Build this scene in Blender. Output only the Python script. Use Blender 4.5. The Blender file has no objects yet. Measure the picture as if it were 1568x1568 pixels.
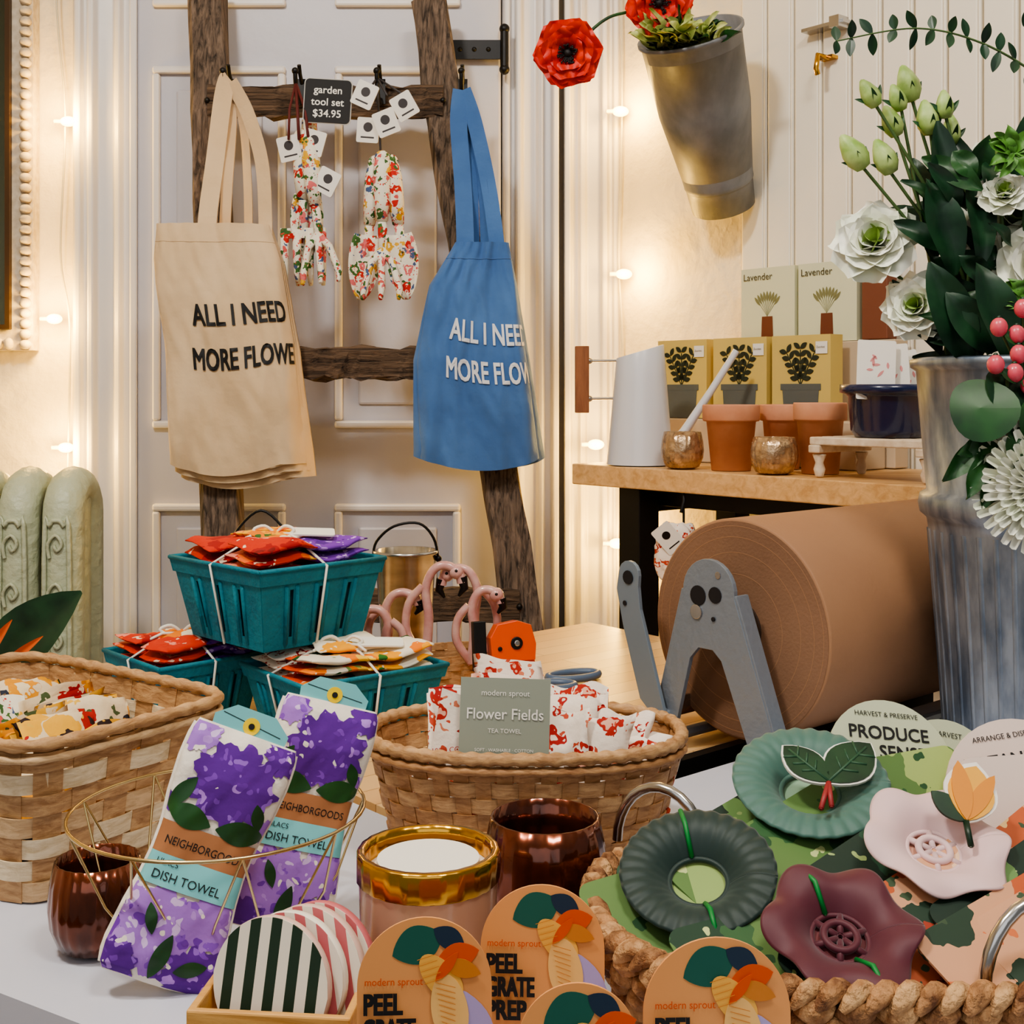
import bpy, bmesh, math, random
from mathutils import Vector, Matrix, noise
R = random.Random(7)
V = Vector
pi = math.pi

# ------------------------------------------------------------------ materials
def lin(c):
    f = lambda x: (x/255)/12.92 if x/255 <= .04045 else ((x/255+.055)/1.055)**2.4
    return (f(c[0]), f(c[1]), f(c[2]), 1)

def base_mat(name):
    m = bpy.data.materials.new(name); m.use_nodes = True
    nt = m.node_tree; p = nt.nodes['Principled BSDF']
    tc = nt.nodes.new('ShaderNodeTexCoord')
    return m, nt, p, tc

def add_bump(nt, p, tc, scale, strength, detail=4, vec=None, dist=.01):
    n = nt.nodes.new('ShaderNodeTexNoise'); n.inputs['Scale'].default_value = scale
    n.inputs['Detail'].default_value = detail
    nt.links.new(vec or tc.outputs['Object'], n.inputs['Vector'])
    b = nt.nodes.new('ShaderNodeBump'); b.inputs['Strength'].default_value = strength
    b.inputs['Distance'].default_value = dist
    nt.links.new(n.outputs['Fac'], b.inputs['Height'])
    nt.links.new(b.outputs['Normal'], p.inputs['Normal'])

def mat(name, c, rough=.5, metal=0, c2=None, vs=(10, 10, 10), rz=0, bump=0, bs=60, trans=0, emit=0, coat=0, sheen=0, lo=.35, hi=.65, bd=.01):
    m, nt, p, tc = base_mat(name)
    p.inputs['Base Color'].default_value = lin(c)
    p.inputs['Roughness'].default_value = rough
    p.inputs['Metallic'].default_value = metal
    p.inputs['Transmission Weight'].default_value = trans
    p.inputs['Coat Weight'].default_value = coat
    p.inputs['Sheen Weight'].default_value = sheen
    if emit:
        p.inputs['Emission Color'].default_value = lin(c); p.inputs['Emission Strength'].default_value = emit
    vec = tc.outputs['Object']
    mp = nt.nodes.new('ShaderNodeMapping'); mp.inputs['Scale'].default_value = vs; mp.inputs['Rotation'].default_value = (0, 0, rz)
    nt.links.new(vec, mp.inputs['Vector'])
    if c2:
        n = nt.nodes.new('ShaderNodeTexNoise'); n.inputs['Scale'].default_value = 1; n.inputs['Detail'].default_value = 6
        nt.links.new(mp.outputs['Vector'], n.inputs['Vector'])
        r = nt.nodes.new('ShaderNodeValToRGB')
        r.color_ramp.elements[0].position = lo; r.color_ramp.elements[0].color = lin(c)
        r.color_ramp.elements[1].position = hi; r.color_ramp.elements[1].color = lin(c2)
        nt.links.new(n.outputs['Fac'], r.inputs['Fac']); nt.links.new(r.outputs['Color'], p.inputs['Base Color'])
    if bump:
        add_bump(nt, p, tc, bs, bump, dist=bd)
    return m

def woodm(name, c1, c2, vs, rough=.6, bump=.3, rz=0, ry=0, bd=.005):
    m, nt, p, tc = base_mat(name)
    p.inputs['Roughness'].default_value = rough
    mp = nt.nodes.new('ShaderNodeMapping'); mp.inputs['Scale'].default_value = vs; mp.inputs['Rotation'].default_value = (0, ry, rz)
    nt.links.new(tc.outputs['Object'], mp.inputs['Vector'])
    n = nt.nodes.new('ShaderNodeTexNoise'); n.inputs['Scale'].default_value = 1; n.inputs['Detail'].default_value = 10; n.inputs['Distortion'].default_value = .6; n.inputs['Roughness'].default_value = .65
    nt.links.new(mp.outputs['Vector'], n.inputs['Vector'])
    r = nt.nodes.new('ShaderNodeValToRGB')
    r.color_ramp.elements[0].position = .36; r.color_ramp.elements[0].color = lin(c1)
    r.color_ramp.elements[1].position = .62; r.color_ramp.elements[1].color = lin(c2)
    nt.links.new(n.outputs['Fac'], r.inputs['Fac']); nt.links.new(r.outputs['Color'], p.inputs['Base Color'])
    b = nt.nodes.new('ShaderNodeBump'); b.inputs['Strength'].default_value = bump; b.inputs['Distance'].default_value = bd
    nt.links.new(n.outputs['Fac'], b.inputs['Height']); nt.links.new(b.outputs['Normal'], p.inputs['Normal'])
    return m

def floral(name, base, layers, rough=.85, bump=.25, dist=.018, ns=70):
    m, nt, p, tc = base_mat(name)
    p.inputs['Roughness'].default_value = rough
    L = nt.links
    nz = nt.nodes.new('ShaderNodeTexNoise'); nz.inputs['Scale'].default_value = ns; nz.inputs['Detail'].default_value = 2
    L.new(tc.outputs['Object'], nz.inputs['Vector'])
    sub = nt.nodes.new('ShaderNodeVectorMath'); sub.operation = 'SUBTRACT'; sub.inputs[1].default_value = (.5, .5, .5)
    L.new(nz.outputs['Color'], sub.inputs[0])
    sc = nt.nodes.new('ShaderNodeVectorMath'); sc.operation = 'SCALE'; sc.inputs['Scale'].default_value = dist
    L.new(sub.outputs[0], sc.inputs[0])
    ad = nt.nodes.new('ShaderNodeVectorMath'); ad.operation = 'ADD'
    L.new(tc.outputs['Object'], ad.inputs[0]); L.new(sc.outputs[0], ad.inputs[1])
    prev = None
    for k, (s, thr, cols) in enumerate(layers):
        of = nt.nodes.new('ShaderNodeVectorMath'); of.operation = 'ADD'; of.inputs[1].default_value = (k*.37, k*.21, k*.13)
        L.new(ad.outputs[0], of.inputs[0])
        if k and layers[k-1][0] == s: of.inputs[1].default_value = ((k-1)*.37, (k-1)*.21, (k-1)*.13)
        vo = nt.nodes.new('ShaderNodeTexVoronoi'); vo.inputs['Scale'].default_value = s
        L.new(of.outputs[0], vo.inputs['Vector'])
        lt = nt.nodes.new('ShaderNodeMath'); lt.operation = 'LESS_THAN'; lt.inputs[1].default_value = thr
        L.new(vo.outputs['Distance'], lt.inputs[0])
        se = nt.nodes.new('ShaderNodeSeparateColor'); L.new(vo.outputs['Color'], se.inputs[0])
        r = nt.nodes.new('ShaderNodeValToRGB'); r.color_ramp.interpolation = 'CONSTANT'
        el = r.color_ramp.elements
        while len(el) < len(cols): el.new(.5)
        while len(el) > max(1, len(cols)): el.remove(el[-1])
        for i, c in enumerate(cols):
            el[i].position = i/len(cols); el[i].color = lin(c)
        L.new(se.outputs[0], r.inputs['Fac'])
        mx = nt.nodes.new('ShaderNodeMix'); mx.data_type = 'RGBA'
        if prev is None: mx.inputs[6].default_value = lin(base)
        else: L.new(prev, mx.inputs[6])
        L.new(lt.outputs[0], mx.inputs[0]); L.new(r.outputs['Color'], mx.inputs[7])
        prev = mx.outputs[2]
    L.new(prev, p.inputs['Base Color'])
    add_bump(nt, p, tc, 45, bump)
    return m

# ------------------------------------------------------------------ builder
def frame(o, x, y):
    x = V(x).normalized(); y = V(y); y = (y - x*y.dot(x)).normalized(); z = x.cross(y)
    M = Matrix((x, y, z)).transposed().to_4x4(); M.translation = V(o); return M
def orient(o, z, up=(0, 0, 1)):
    z = V(z).normalized(); u = V(up)
    if abs(z.dot(u)) > .98: u = V((0, 1, 0))
    x = u.cross(z).normalized(); y = z.cross(x)
    M = Matrix((x, y, z)).transposed().to_4x4(); M.translation = V(o); return M
def T(x, y, z): return Matrix.Translation((x, y, z))
def RZ(a): return Matrix.Rotation(a, 4, 'Z')

class B:
    def __init__(s): s.v = []; s.f = []; s.m = []; s.s = []
    def add(s, vs, fs, mi=0, sm=True, M=None):
        o = len(s.v)
        s.v += [(M @ V(p)) if M else V(p) for p in vs]
        for f in fs:
            s.f.append([i+o for i in f]); s.m.append(mi); s.s.append(sm)
    def loft(s, secs, mi=0, sm=True, cap=True, M=None, closed=True, ring=False):
        n = len(secs[0]); vs = [p for q in secs for p in q]; fs = []
        K = len(secs)
        for i in range(K if ring else K-1):
            i2 = (i+1) % K
            for j in range(n if closed else n-1):
                k = (j+1) % n
                fs.append([i*n+j, i*n+k, i2*n+k, i2*n+j])
        s.add(vs, fs, mi, sm, M)
        if cap and not ring:
            s.add(secs[0], [list(range(n))], mi, False, M); s.add(secs[-1], [list(range(n))], mi, False, M)
    def sheet(s, fn, nu, nv, mi=0, sm=True, M=None):
        vs = [fn(i/nu, j/nv) for j in range(nv+1) for i in range(nu+1)]
        fs = [[j*(nu+1)+i, j*(nu+1)+i+1, (j+1)*(nu+1)+i+1, (j+1)*(nu+1)+i] for j in range(nv) for i in range(nu)]
        s.add(vs, fs, mi, sm, M)
    def tube(s, pts, r, mi=0, closed=False, n=8, M=None, flat=1):
        pts = [V(p) for p in pts]; K = len(pts)
        rr = r if callable(r) else (lambda i: r[i] if isinstance(r, (list, tuple)) else r)
        nrm = None; secs = []
        for i, p in enumerate(pts):
            if closed: t = pts[(i+1) % K]-pts[i-1]
            else: t = pts[min(i+1, K-1)]-pts[max(i-1, 0)]
            t.normalize()
            if nrm is None:
                a = V((0, 0, 1)) if abs(t.z) < .9 else V((0, 1, 0)); nrm = (a - t*a.dot(t)).normalized()
            else: nrm = (nrm - t*nrm.dot(t)).normalized()
            bi = t.cross(nrm); q = rr(i)
            secs.append([p + nrm*math.cos(2*pi*k/n)*q*flat + bi*math.sin(2*pi*k/n)*q for k in range(n)])
        s.loft(secs, mi, True, not closed, M, ring=closed)
    def lathe(s, prof, M, mi=0, n=40, rib=0, ribn=0):
        secs = []
        for (r, z) in prof:
            secs.append([(r*(1+rib*math.cos(ribn*2*pi*k/n))*math.cos(2*pi*k/n), r*(1+rib*math.cos(ribn*2*pi*k/n))*math.sin(2*pi*k/n), z) for k in range(n)])
        s.loft(secs, mi, True, False, M)
    def box(s, size, M, mi=0):
        x, y, z = [q/2 for q in size]
        vs = [(-x, -y, -z), (x, -y, -z), (x, y, -z), (-x, y, -z), (-x, -y, z), (x, -y, z), (x, y, z), (-x, y, z)]
        s.add(vs, [[0, 3, 2, 1], [4, 5, 6, 7], [0, 1, 5, 4], [1, 2, 6, 5], [2, 3, 7, 6], [3, 0, 4, 7]], mi, False, M)
    def bb(s, x0, x1, y0, y1, z0, z1, mi=0):
        s.box((x1-x0, y1-y0, z1-z0), T((x0+x1)/2, (y0+y1)/2, (z0+z1)/2), mi)
    def prism(s, pts, M, d, mi=0, off=0):
        n = len(pts)
        vs = [(p[0], p[1], off) for p in pts]+[(p[0], p[1], off+d) for p in pts]
        s.add(vs, [list(range(n))[::-1], list(range(n, 2*n))]+[[i, (i+1) % n, n+(i+1) % n, n+i] for i in range(n)], mi, False, M)
    def sphere(s, c, r, mi=0, n=12, M=None, sc=(1, 1, 1)):
        secs = []
        for j in range(n+1):
            a = -pi/2+pi*j/n; q = max(math.cos(a), .001)
            secs.append([(c[0]+sc[0]*r*q*math.cos(2*pi*k/(n*2)), c[1]+sc[1]*r*q*math.sin(2*pi*k/(n*2)), c[2]+sc[2]*r*math.sin(a)) for k in range(n*2)])
        s.loft(secs, mi, True, False, M)
    def text(s, body, size, M, mi=0, align='LEFT', offset=0, xs=1, off=.0006, fn=None, width=None, bold=0):
        cu = bpy.data.curves.new('t', 'FONT'); cu.body = body; cu.size = size; cu.align_x = align; cu.offset = offset; cu.resolution_u = 3
        ob = bpy.data.objects.new('t', cu); bpy.context.scene.collection.objects.link(ob)
        dg = bpy.context.evaluated_depsgraph_get(); me = bpy.data.meshes.new_from_object(ob.evaluated_get(dg))
        vs = [v.co.copy() for v in me.vertices]; fs = [list(p.vertices) for p in me.polygons]
        bpy.data.objects.remove(ob); bpy.data.curves.remove(cu); bpy.data.meshes.remove(me)
        if not vs: return
        if width:
            w = max(v.x for v in vs)-min(v.x for v in vs); xs = width/w
        vs = [V((v.x*xs, v.y, off)) for v in vs]
        for q, (dx, dy) in enumerate([(0, 0)]+([(bold, 0), (0, bold), (bold, bold), (bold/2, bold/2)] if bold else [])):
            if fn: s.add([fn(v.x+dx, v.y+dy)+V((0, -.00006*q, 0)) for v in vs], fs, mi, False)
            else: s.add([v+V((dx, dy, .00003*q)) for v in vs], fs, mi, False, M)
    def build(s, name, mats, bevel=0, solid=0, sub=0):
        me = bpy.data.meshes.new(name); me.from_pydata(s.v, [], s.f)
        for m in mats: me.materials.append(m)
        me.polygons.foreach_set('material_index', s.m); me.polygons.foreach_set('use_smooth', s.s)
        bm = bmesh.new(); bm.from_mesh(me); bmesh.ops.recalc_face_normals(bm, faces=bm.faces); bm.to_mesh(me); bm.free()
        ob = bpy.data.objects.new(name, me); bpy.context.scene.collection.objects.link(ob)
        if bevel:
            md = ob.modifiers.new('bev', 'BEVEL'); md.width = bevel; md.segments = 2; md.limit_method = 'ANGLE'; md.angle_limit = .7
        if solid:
            md = ob.modifiers.new('sol', 'SOLIDIFY'); md.thickness = solid; md.offset = 0
        if sub:
            md = ob.modifiers.new('sub', 'SUBSURF'); md.levels = sub; md.render_levels = sub
        return ob

def spline(pts, m=8):
    pts = [V(p) for p in pts]; L = []
    for i in range(len(pts)-1):
        p0, p1, p2, p3 = pts[max(i-1, 0)], pts[i], pts[i+1], pts[min(i+2, len(pts)-1)]
        for k in range(m):
            t = k/m; L.append(.5*((2*p1)+(-p0+p2)*t+(2*p0-5*p1+4*p2-p3)*t*t+(-p0+3*p1-3*p2+p3)*t**3))
    L.append(pts[-1]); return L
def circ(r, n=32, cx=0, cy=0, ry=None, a0=0, a1=2*pi):
    ry = ry or r
    full = abs(a1-a0-2*pi) < 1e-6
    return [(cx+r*math.cos(a0+(a1-a0)*k/(n if full else n-1)), cy+ry*math.sin(a0+(a1-a0)*k/(n if full else n-1))) for k in range(n)]
def rrect(w, h, r, n=5):
    o = []
    for cx, cy, a in ((w/2-r, h/2-r, 0), (-w/2+r, h/2-r, pi/2), (-w/2+r, -h/2+r, pi), (w/2-r, -h/2+r, 1.5*pi)):
        o += [(cx+r*math.cos(a+pi/2*k/n), cy+r*math.sin(a+pi/2*k/n)) for k in range(n+1)]
    return o
def leafshape(L, W, ang, cx=0, cy=0, n=10):
    p = []
    for k in range(n+1):
        t = k/n; p.append((t*L, W/2*math.sin(pi*t)**.8 if 0 < t < 1 else 0))
    for k in range(n-1, 0, -1):
        t = k/n; p.append((t*L, -W/2*math.sin(pi*t)**.8))
    c, s_ = math.cos(ang), math.sin(ang)
    return [(cx+x*c-y*s_, cy+x*s_+y*c) for x, y in p]
def leaf(b, p0, p1, w, mi, nrm=(0, -1, .2), fold=.25, droop=.15, wave=0, pw=.8):
    p0, p1 = V(p0), V(p1); d = p1-p0; L = d.length; t = d.normalized(); nr = V(nrm); nr = (nr-t*nr.dot(t)).normalized(); sd = t.cross(nr)
    ph = R.random()*6
    def fn(u, v):
        ww = w*(max(math.sin(pi*(.03+.96*v)), 0)**pw); a = (u-.5)*ww
        return p0+d*v+sd*a+nr*(abs(u-.5)*2*ww*fold - droop*L*v*v + droop*L*.6*v + wave*math.sin(v*9+ph+u*3)*w)
    b.sheet(fn, 6, 10, mi)
def petal(b, M, L, W, op, curl, mi, cup=.3, ruf=0, az=0, r0=0, nu=8):
    N = 8; rr = [r0]; hh = [0]
    for k in range(N):
        th = op+curl*(k+.5)/N; rr.append(rr[-1]+L/N*math.sin(th)); hh.append(hh[-1]+L/N*math.cos(th))
    ph = R.random()*6
    def fn(u, v):
        k = min(int(v*N+1e-6), N); w = W*(math.sin(pi*(.1+.72*v))**.7); a = (u-.5)*w
        q = (2*u-1)**2*cup*w
        return V((rr[k]-q*math.cos(op+curl*v), a, hh[k]+q*math.sin(op)+ruf*W*math.sin(u*14+ph)*v*v))
    b.sheet(fn, nu, N, mi, True, M @ RZ(az))
def bloom(b, o, z, rad, mi, layers=4, ruf=.03, mi2=None):
    M = orient(o, z)
    for l in range(layers):
        f = (l+1)/layers; n = 3+l*1
        for k in range(n):
            petal(b, M @ T(0, 0, -rad*.5), rad*(.75+.35*f), rad*(.85+.35*f), .08+.95*f*f, .1+.75*f, mi2 if (mi2 is not None and l == 0) else mi, .3, ruf, 2*pi*k/n+l*.7+R.random()*.2, rad*.03*l)

def lump(b, c, size, rz, mi, amp=.12, seed=0, n=20, e=.7, M=None):
    secs = []
    sg = lambda x, p: math.copysign(abs(x)**p, x)
    for j in range(n+1):
        a = -pi/2+pi*j/n; ca = max(math.cos(a), 0)**e; sa = sg(math.sin(a), e); q = []
        for k in range(n*2):
            th = 2*pi*k/(n*2); x = ca*sg(math.cos(th), e); y = ca*sg(math.sin(th), e); z = sa
            w = 1+amp*(noise.noise(V((x*2.2+seed, y*2.2, z*2.2)))*1.6 + .6*noise.noise(V((x*5+seed, y*5, z*5))))
            x *= w*size[0]/2; y *= w*size[1]/2; z *= w*size[2]/2
            q.append((c[0]+x*math.cos(rz)-y*math.sin(rz), c[1]+x*math.sin(rz)+y*math.cos(rz), c[2]+z))
        secs.append(q)
    b.loft(secs, mi, True, False, M)
def folded(b, M, w, h, th, mi, seed, layers=4, wob=1):
    """a folded cloth: several wavy layers with rounded folds"""
    for l in range(layers):
        z0 = -th/2+th*l/(layers-1) if layers > 1 else 0
        hh = h*(1-.07*((l*7+int(seed)) % 3)); t = th/layers*1.1
        def pt(u, v, s):
            x = (u-.5)*w; y = v*hh
            z = z0+s*t/2*max(math.sin(pi*min(max(u, .0), 1)), 0)**.35*max(math.sin(pi*min(max(v, .0), 1)), 0)**.35
            z += wob*(.004*noise.noise(V((x*45+seed, y*30, l*.6)))+.010*noise.noise(V((x*18+seed, y*14, 3))))
            y += wob*.006*noise.noise(V((x*40, seed, l)))*v
            x += wob*.004*noise.noise(V((y*40, seed, l+5)))
            return V((x, y, z))
        N = 14
        b.loft([[pt(i/N, j/N, 1) for i in range(N+1)]+[pt(i/N, j/N, -1) for i in range(N, -1, -1)] for j in range(N+1)], mi, True, True, M)

class Path:
    def __init__(s, cx, cy, a, bb, n, rot):
        pts = []
        for k in range(720):
            th = 2*pi*k/720; c, q = math.cos(th), math.sin(th)
            pts.append((math.copysign(abs(c)**(2/n), c)*a, math.copysign(abs(q)**(2/n), q)*bb))
        s.p = pts; s.cum = [0]
        for k in range(720):
            p, q = pts[k], pts[(k+1) % 720]; s.cum.append(s.cum[-1]+math.hypot(q[0]-p[0], q[1]-p[1]))
        s.L = s.cum[-1]; s.c = (cx, cy); s.rot = rot
    def raw(s, t):
        t = (t % 1)*s.L; lo, hi = 0, 720
        while hi-lo > 1:
            m = (lo+hi)//2
            if s.cum[m] <= t: lo = m
            else: hi = m
        f = (t-s.cum[lo])/max(s.cum[lo+1]-s.cum[lo], 1e-9); p, q = s.p[lo % 720], s.p[(lo+1) % 720]
        return V((p[0]+(q[0]-p[0])*f, p[1]+(q[1]-p[1])*f))
    def at(s, t, sc=1, off=0, z=0):
        p = s.raw(t); d = s.raw(t+.004)-s.raw(t-.004); nn = V((d.y, -d.x)).normalized()
        p = p*sc+nn*off; c, q = math.cos(s.rot), math.sin(s.rot)
        return V((s.c[0]+p.x*c-p.y*q, s.c[1]+p.x*q+p.y*c, z))

def weave(b, P, nst, nrow, z0, z1, sc0, mh, mv, amp=.0022, th=.0008):
    hr = (z1-z0)/nrow
    scz = lambda z: sc0+(1-sc0)*((z-z0)/(z1-z0))
    N = nst*6
    for j in range(nrow):
        a, c = z0+hr*j+hr*.05, z0+hr*(j+1)-hr*.05; secs = []
        for i in range(N):
            t = i/N; o = math.cos(pi*t*nst+pi*j); o = amp*math.copysign(abs(o)**.6, o)
            secs.append([P.at(t, scz(a), o+th, a), P.at(t, scz(c), o+th, c), P.at(t, scz(c), o-th, c), P.at(t, scz(a), o-th, a)])
        b.loft(secs, mh[(j+R.randint(0, 1)) % len(mh)], False, False, ring=True)
    w = .36/nst
    for k in range(nst):
        t = k/nst
        b.loft([[P.at(t-w, scz(z), .0006, z), P.at(t+w, scz(z), .0006, z), P.at(t+w, scz(z), -.0006, z), P.at(t-w, scz(z), -.0006, z)] for z in (z0, z1)], mv, False, True)
    b.add([P.at(i/60, sc0, 0, z0+.003) for i in range(60)], [list(range(60))], mh[0], False)

# ------------------------------------------------------------------ shared frames
C0 = V((.225, 2.66, 0)); d = V((.65, -.76, 0)); n_ = V((-.76, -.65, 0))
def S(s, w, z): return C0 + d*s + n_*w + V((0, 0, z))
UP = V((0, 0, 1)); FX = V((1, 0, 0))

# ------------------------------------------------------------------ palette
white_paint = mat('white_gloss_paint', (222, 218, 216), .38, bump=.08, bs=25)
door_paint = mat('door_paint', (194, 192, 200), .42, bump=.12, bs=18)
plaster = mat('cream_plaster', (230, 217, 192), .8, bump=.6, bs=26)
cream_paint = mat('cream_paint', (234, 226, 210), .5, bump=.1, bs=20)
floor_m = woodm('floor_boards', (96, 70, 48), (134, 100, 70), (3, 40, 3))
old_wood = woodm('weathered_wood', (50, 42, 37), (136, 116, 100), (130, 130, 7), .85, 1, bd=.008)
old_wood_h = woodm('weathered_wood_rung', (44, 33, 26), (122, 98, 78), (7, 130, 130), .85, 1, bd=.008)
black = mat('black_metal', (18, 17, 18), .45, .3)
shelf_wood = woodm('shelf_oak', (196, 150, 96), (222, 180, 126), (5, 70, 70), .45, .12, rz=.86)
light_wood = woodm('bamboo', (196, 142, 76), (222, 172, 102), (10, 60, 60), .5, .15)
splint = woodm('splint_light', (178, 142, 102), (216, 184, 142), (50, 50, 200), .6, .35)
splint2 = woodm('splint_mid', (154, 112, 72), (200, 160, 114), (50, 50, 200), .6, .35)
splintw = woodm('splint_pale', (202, 178, 140), (232, 214, 182), (50, 50, 200), .6, .35)
gal = mat('galvanised', (104, 118, 136), .38, .7, c2=(164, 174, 186), vs=(45, 45, 14), bump=.15, bs=30)
gal_dark = mat('galvanised_aged', (104, 106, 110), .48, .2, c2=(132, 134, 138), vs=(20, 20, 8), bump=.15, bs=25)
kraft = mat('kraft_paper', (150, 110, 80), .66, c2=(158, 118, 86), vs=(4, 4, 4), bump=.05, bs=260)
kraft_end = mat('kraft_roll_end', (136, 102, 78), .75, c2=(122, 90, 68), vs=(6, 6, 6), bump=.1, bs=300)
grey_paint = mat('hammered_grey', (132, 140, 150), .35, .35, bump=.12, bs=120)
steel = mat('steel', (190, 188, 186), .22, 1)
gold = mat('gold', (206, 158, 70), .18, 1)
brasswire = mat('brass_wire', (216, 194, 144), .25, 1)
copper = mat('dark_copper_glass', (132, 70, 46), .18, .8, c2=(72, 36, 26), vs=(40, 40, 20), coat=.6)
mercury = mat('mercury_glass', (214, 184, 146), .25, .7, c2=(160, 132, 104), vs=(90, 90, 90), bump=.3, bs=90)
terracotta = mat('terracotta', (196, 134, 100), .8, c2=(208, 150, 116), vs=(20, 20, 20), bump=.08)
teal = mat('teal_pulp', (10, 106, 124), .75, c2=(16, 122, 136), vs=(30, 30, 30), bump=.25, bs=150)
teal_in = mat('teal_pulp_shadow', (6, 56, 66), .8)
white = mat('white_card', (232, 228, 220), .6)
string = mat('white_string', (232, 228, 216), .8)
ink = mat('black_ink', (20, 20, 22), .6)
grn = mat('leaf_green', (36, 84, 36), .45, c2=(20, 56, 28), vs=(30, 30, 30))
dgrn = mat('leaf_dark', (14, 44, 28), .4, c2=(30, 68, 40), vs=(30, 30, 30))
lgrn = mat('leaf_light', (150, 170, 84), .5, c2=(206, 210, 140), vs=(60, 60, 60))
budgrn = mat('bud_green', (132, 164, 78), .5, c2=(176, 196, 124), vs=(60, 60, 60))
petal_w = mat('petal_white', (242, 241, 230), .55, c2=(234, 239, 216), vs=(25, 25, 25))
petal_r = mat('petal_red', (196, 14, 6), .5, c2=(228, 54, 16), vs=(30, 30, 30))
berry_m = mat('berry_pink', (216, 84, 100), .35, coat=.2)

fl_red = floral('print_red_white', (236, 224, 210), [(50, .44, [(172, 40, 28), (236, 224, 210), (188, 70, 46), (166, 34, 30)]), (50, .24, [(226, 170, 146), (236, 220, 204), (236, 214, 196)]), (90, .26, [(192, 78, 54), (206, 120, 90), (236, 224, 210)])], dist=.035)
fl_tool = floral('print_garden', (230, 224, 206), [(44, .42, [(190, 40, 34), (214, 110, 110), (216, 166, 50), (66, 106, 50)]), (44, .16, [(240, 220, 190)]), (70, .32, [(60, 96, 50), (204, 90, 84), (74, 92, 130), (230, 222, 204)]), (110, .2, [(204, 70, 60)])], dist=.028)
fl_yel = floral('print_yellow', (230, 210, 176), [(28, .50, [(228, 158, 36), (232, 176, 60), (176, 32, 26), (44, 48, 64), (226, 152, 36)]), (28, .18, [(50, 34, 34), (240, 220, 180)]), (60, .30, [(80, 96, 60), (226, 180, 70), (230, 210, 176)])], dist=.028)
fl_orange = floral('print_orange', (200, 46, 18), [(26, .44, [(236, 106, 32), (236, 140, 120), (160, 20, 20)]), (26, .18, [(246, 190, 60), (120, 16, 16)]), (60, .22, [(240, 210, 180), (200, 46, 18)])], dist=.03)
fl_mari = floral('print_marigold', (232, 126, 18), [(24, .48, [(246, 176, 36), (214, 66, 14), (238, 226, 196)]), (24, .2, [(214, 66, 14), (246, 190, 60)]), (55, .24, [(60, 100, 40), (232, 126, 18)])], dist=.03)
fl_purple = floral('print_purple', (120, 58, 168), [(50, .42, [(180, 130, 214), (86, 34, 134)]), (90, .24, [(206, 170, 226)])], dist=.025)
fl_green = floral('print_green', (234, 224, 202), [(19, .48, [(30, 80, 28), (246, 166, 24), (214, 70, 14), (30, 80, 28), (244, 130, 20)]), (19, .20, [(50, 110, 40), (180, 40, 14), (250, 200, 70)]), (60, .2, [(120, 150, 80), (234, 222, 198)])], dist=.035, ns=45)

# ------------------------------------------------------------------ room
b = B(); b.bb(-2.3, 2.2, -.9, 3.0, -.06, 0); b.build('floor', [floor_m])
b = B(); b.bb(-2.3, 2.2, -.9, 3.0, 2.9, 2.96); b.build('ceiling', [cream_paint])
b = B(); b.bb(-2.3, .36, 2.72, 2.82, 0, 2.9); b.build('wall_back', [plaster])
b = B(); b.bb(-2.3, -2.2, -.9, 2.72, 0, 2.9); b.build('wall_left', [plaster])
b = B()
MW = frame(S(.9, -.05, 1.45), d, n_)
b.box((1.9, .1, 2.9), MW, 0)
s = .344
while s < 1.8:
    b.box((.052, .010, 2.88), frame(S(s+.028, .005, 1.45), d, n_), 1)
    b.box((.006, .013, 2.88), frame(S(s+.057, .0035, 1.45), d, n_), 1)
    s += .062
b.build('wall_right', [plaster, cream_paint], bevel=.003)
b = B(); b.bb(-2.2, -.95, 2.695, 2.72, 0, .16); b.build('baseboard_back', [white_paint], bevel=.004)
b = B(); b.box((1.4, .02, .16), frame(S(.75, .023, .08), d, n_)); b.build('baseboard_right', [white_paint], bevel=.004)

b = B(); DY = -.022
b.bb(-.80, -.024, 2.67+DY, 2.72+DY, .01, 2.2, 0)
for (x0, x1) in ((-.765, -.482), (-.377, -.11)):
    for (z0, z1) in ((2.02, 2.18), (1.123, 1.893), (.22, .962)):
        t = .016
        for (a0, a1, c0, c1) in ((x0, x1, z0, z0+t), (x0, x1, z1-t, z1), (x0, x0+t, z0+t, z1-t), (x1-t, x1, z0+t, z1-t)):
            b.bb(a0, a1, 2.655+DY, 2.672+DY, c0, c1, 1)
        b.bb(x0+.05, x1-.05, 2.662+DY, 2.672+DY, z0+.05, z1-.05, 0)
b.build('door_1', [door_paint, white_paint], bevel=.005)
def casing(name, x0, x1, y):
    b = B(); w = x1-x0
    prof = [(0, 0), (0, .05), (.06, .065), (.14, .065), (.17, .05), (.22, .05), (.26, .07), (.34, .07), (.38, .052), (.6, .048), (.64, .06), (.72, .065), (.76, .05), (.86, .05), (.9, .078), (1, .078), (1, 0)]
    b.loft([[(x0+w*p, y-q, z) for p, q in prof] for z in (0, 2.9)], 0, False)
    return b.build(name, [white_paint], bevel=.003)
casing('trim_1', -.945, -.80, 2.72)
casing('trim_2', -.022, .10, 2.72)
casing('trim_3', .235, .112, 2.715)
b = B(); b.bb(-.13, -.02, 2.626, 2.632, 1.905, 1.945); b.tube([(-.016, 2.625, 1.885), (-.016, 2.625, 1.965)], .009); b.sphere((-.016, 2.625, 1.968), .011); b.sphere((-.016, 2.625, 1.882), .011)
for x in (-.11, -.08, -.05): b.sphere((x, 2.626, 1.925), .005)
b.build('door_hinge', [black])
b = B()
b.box((.09, .006, .035), frame(S(.55, .02, 1.855), d, UP), 0); b.box((.02, .02, .03), frame(S(.58, .03, 1.855), d, UP), 0)
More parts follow.
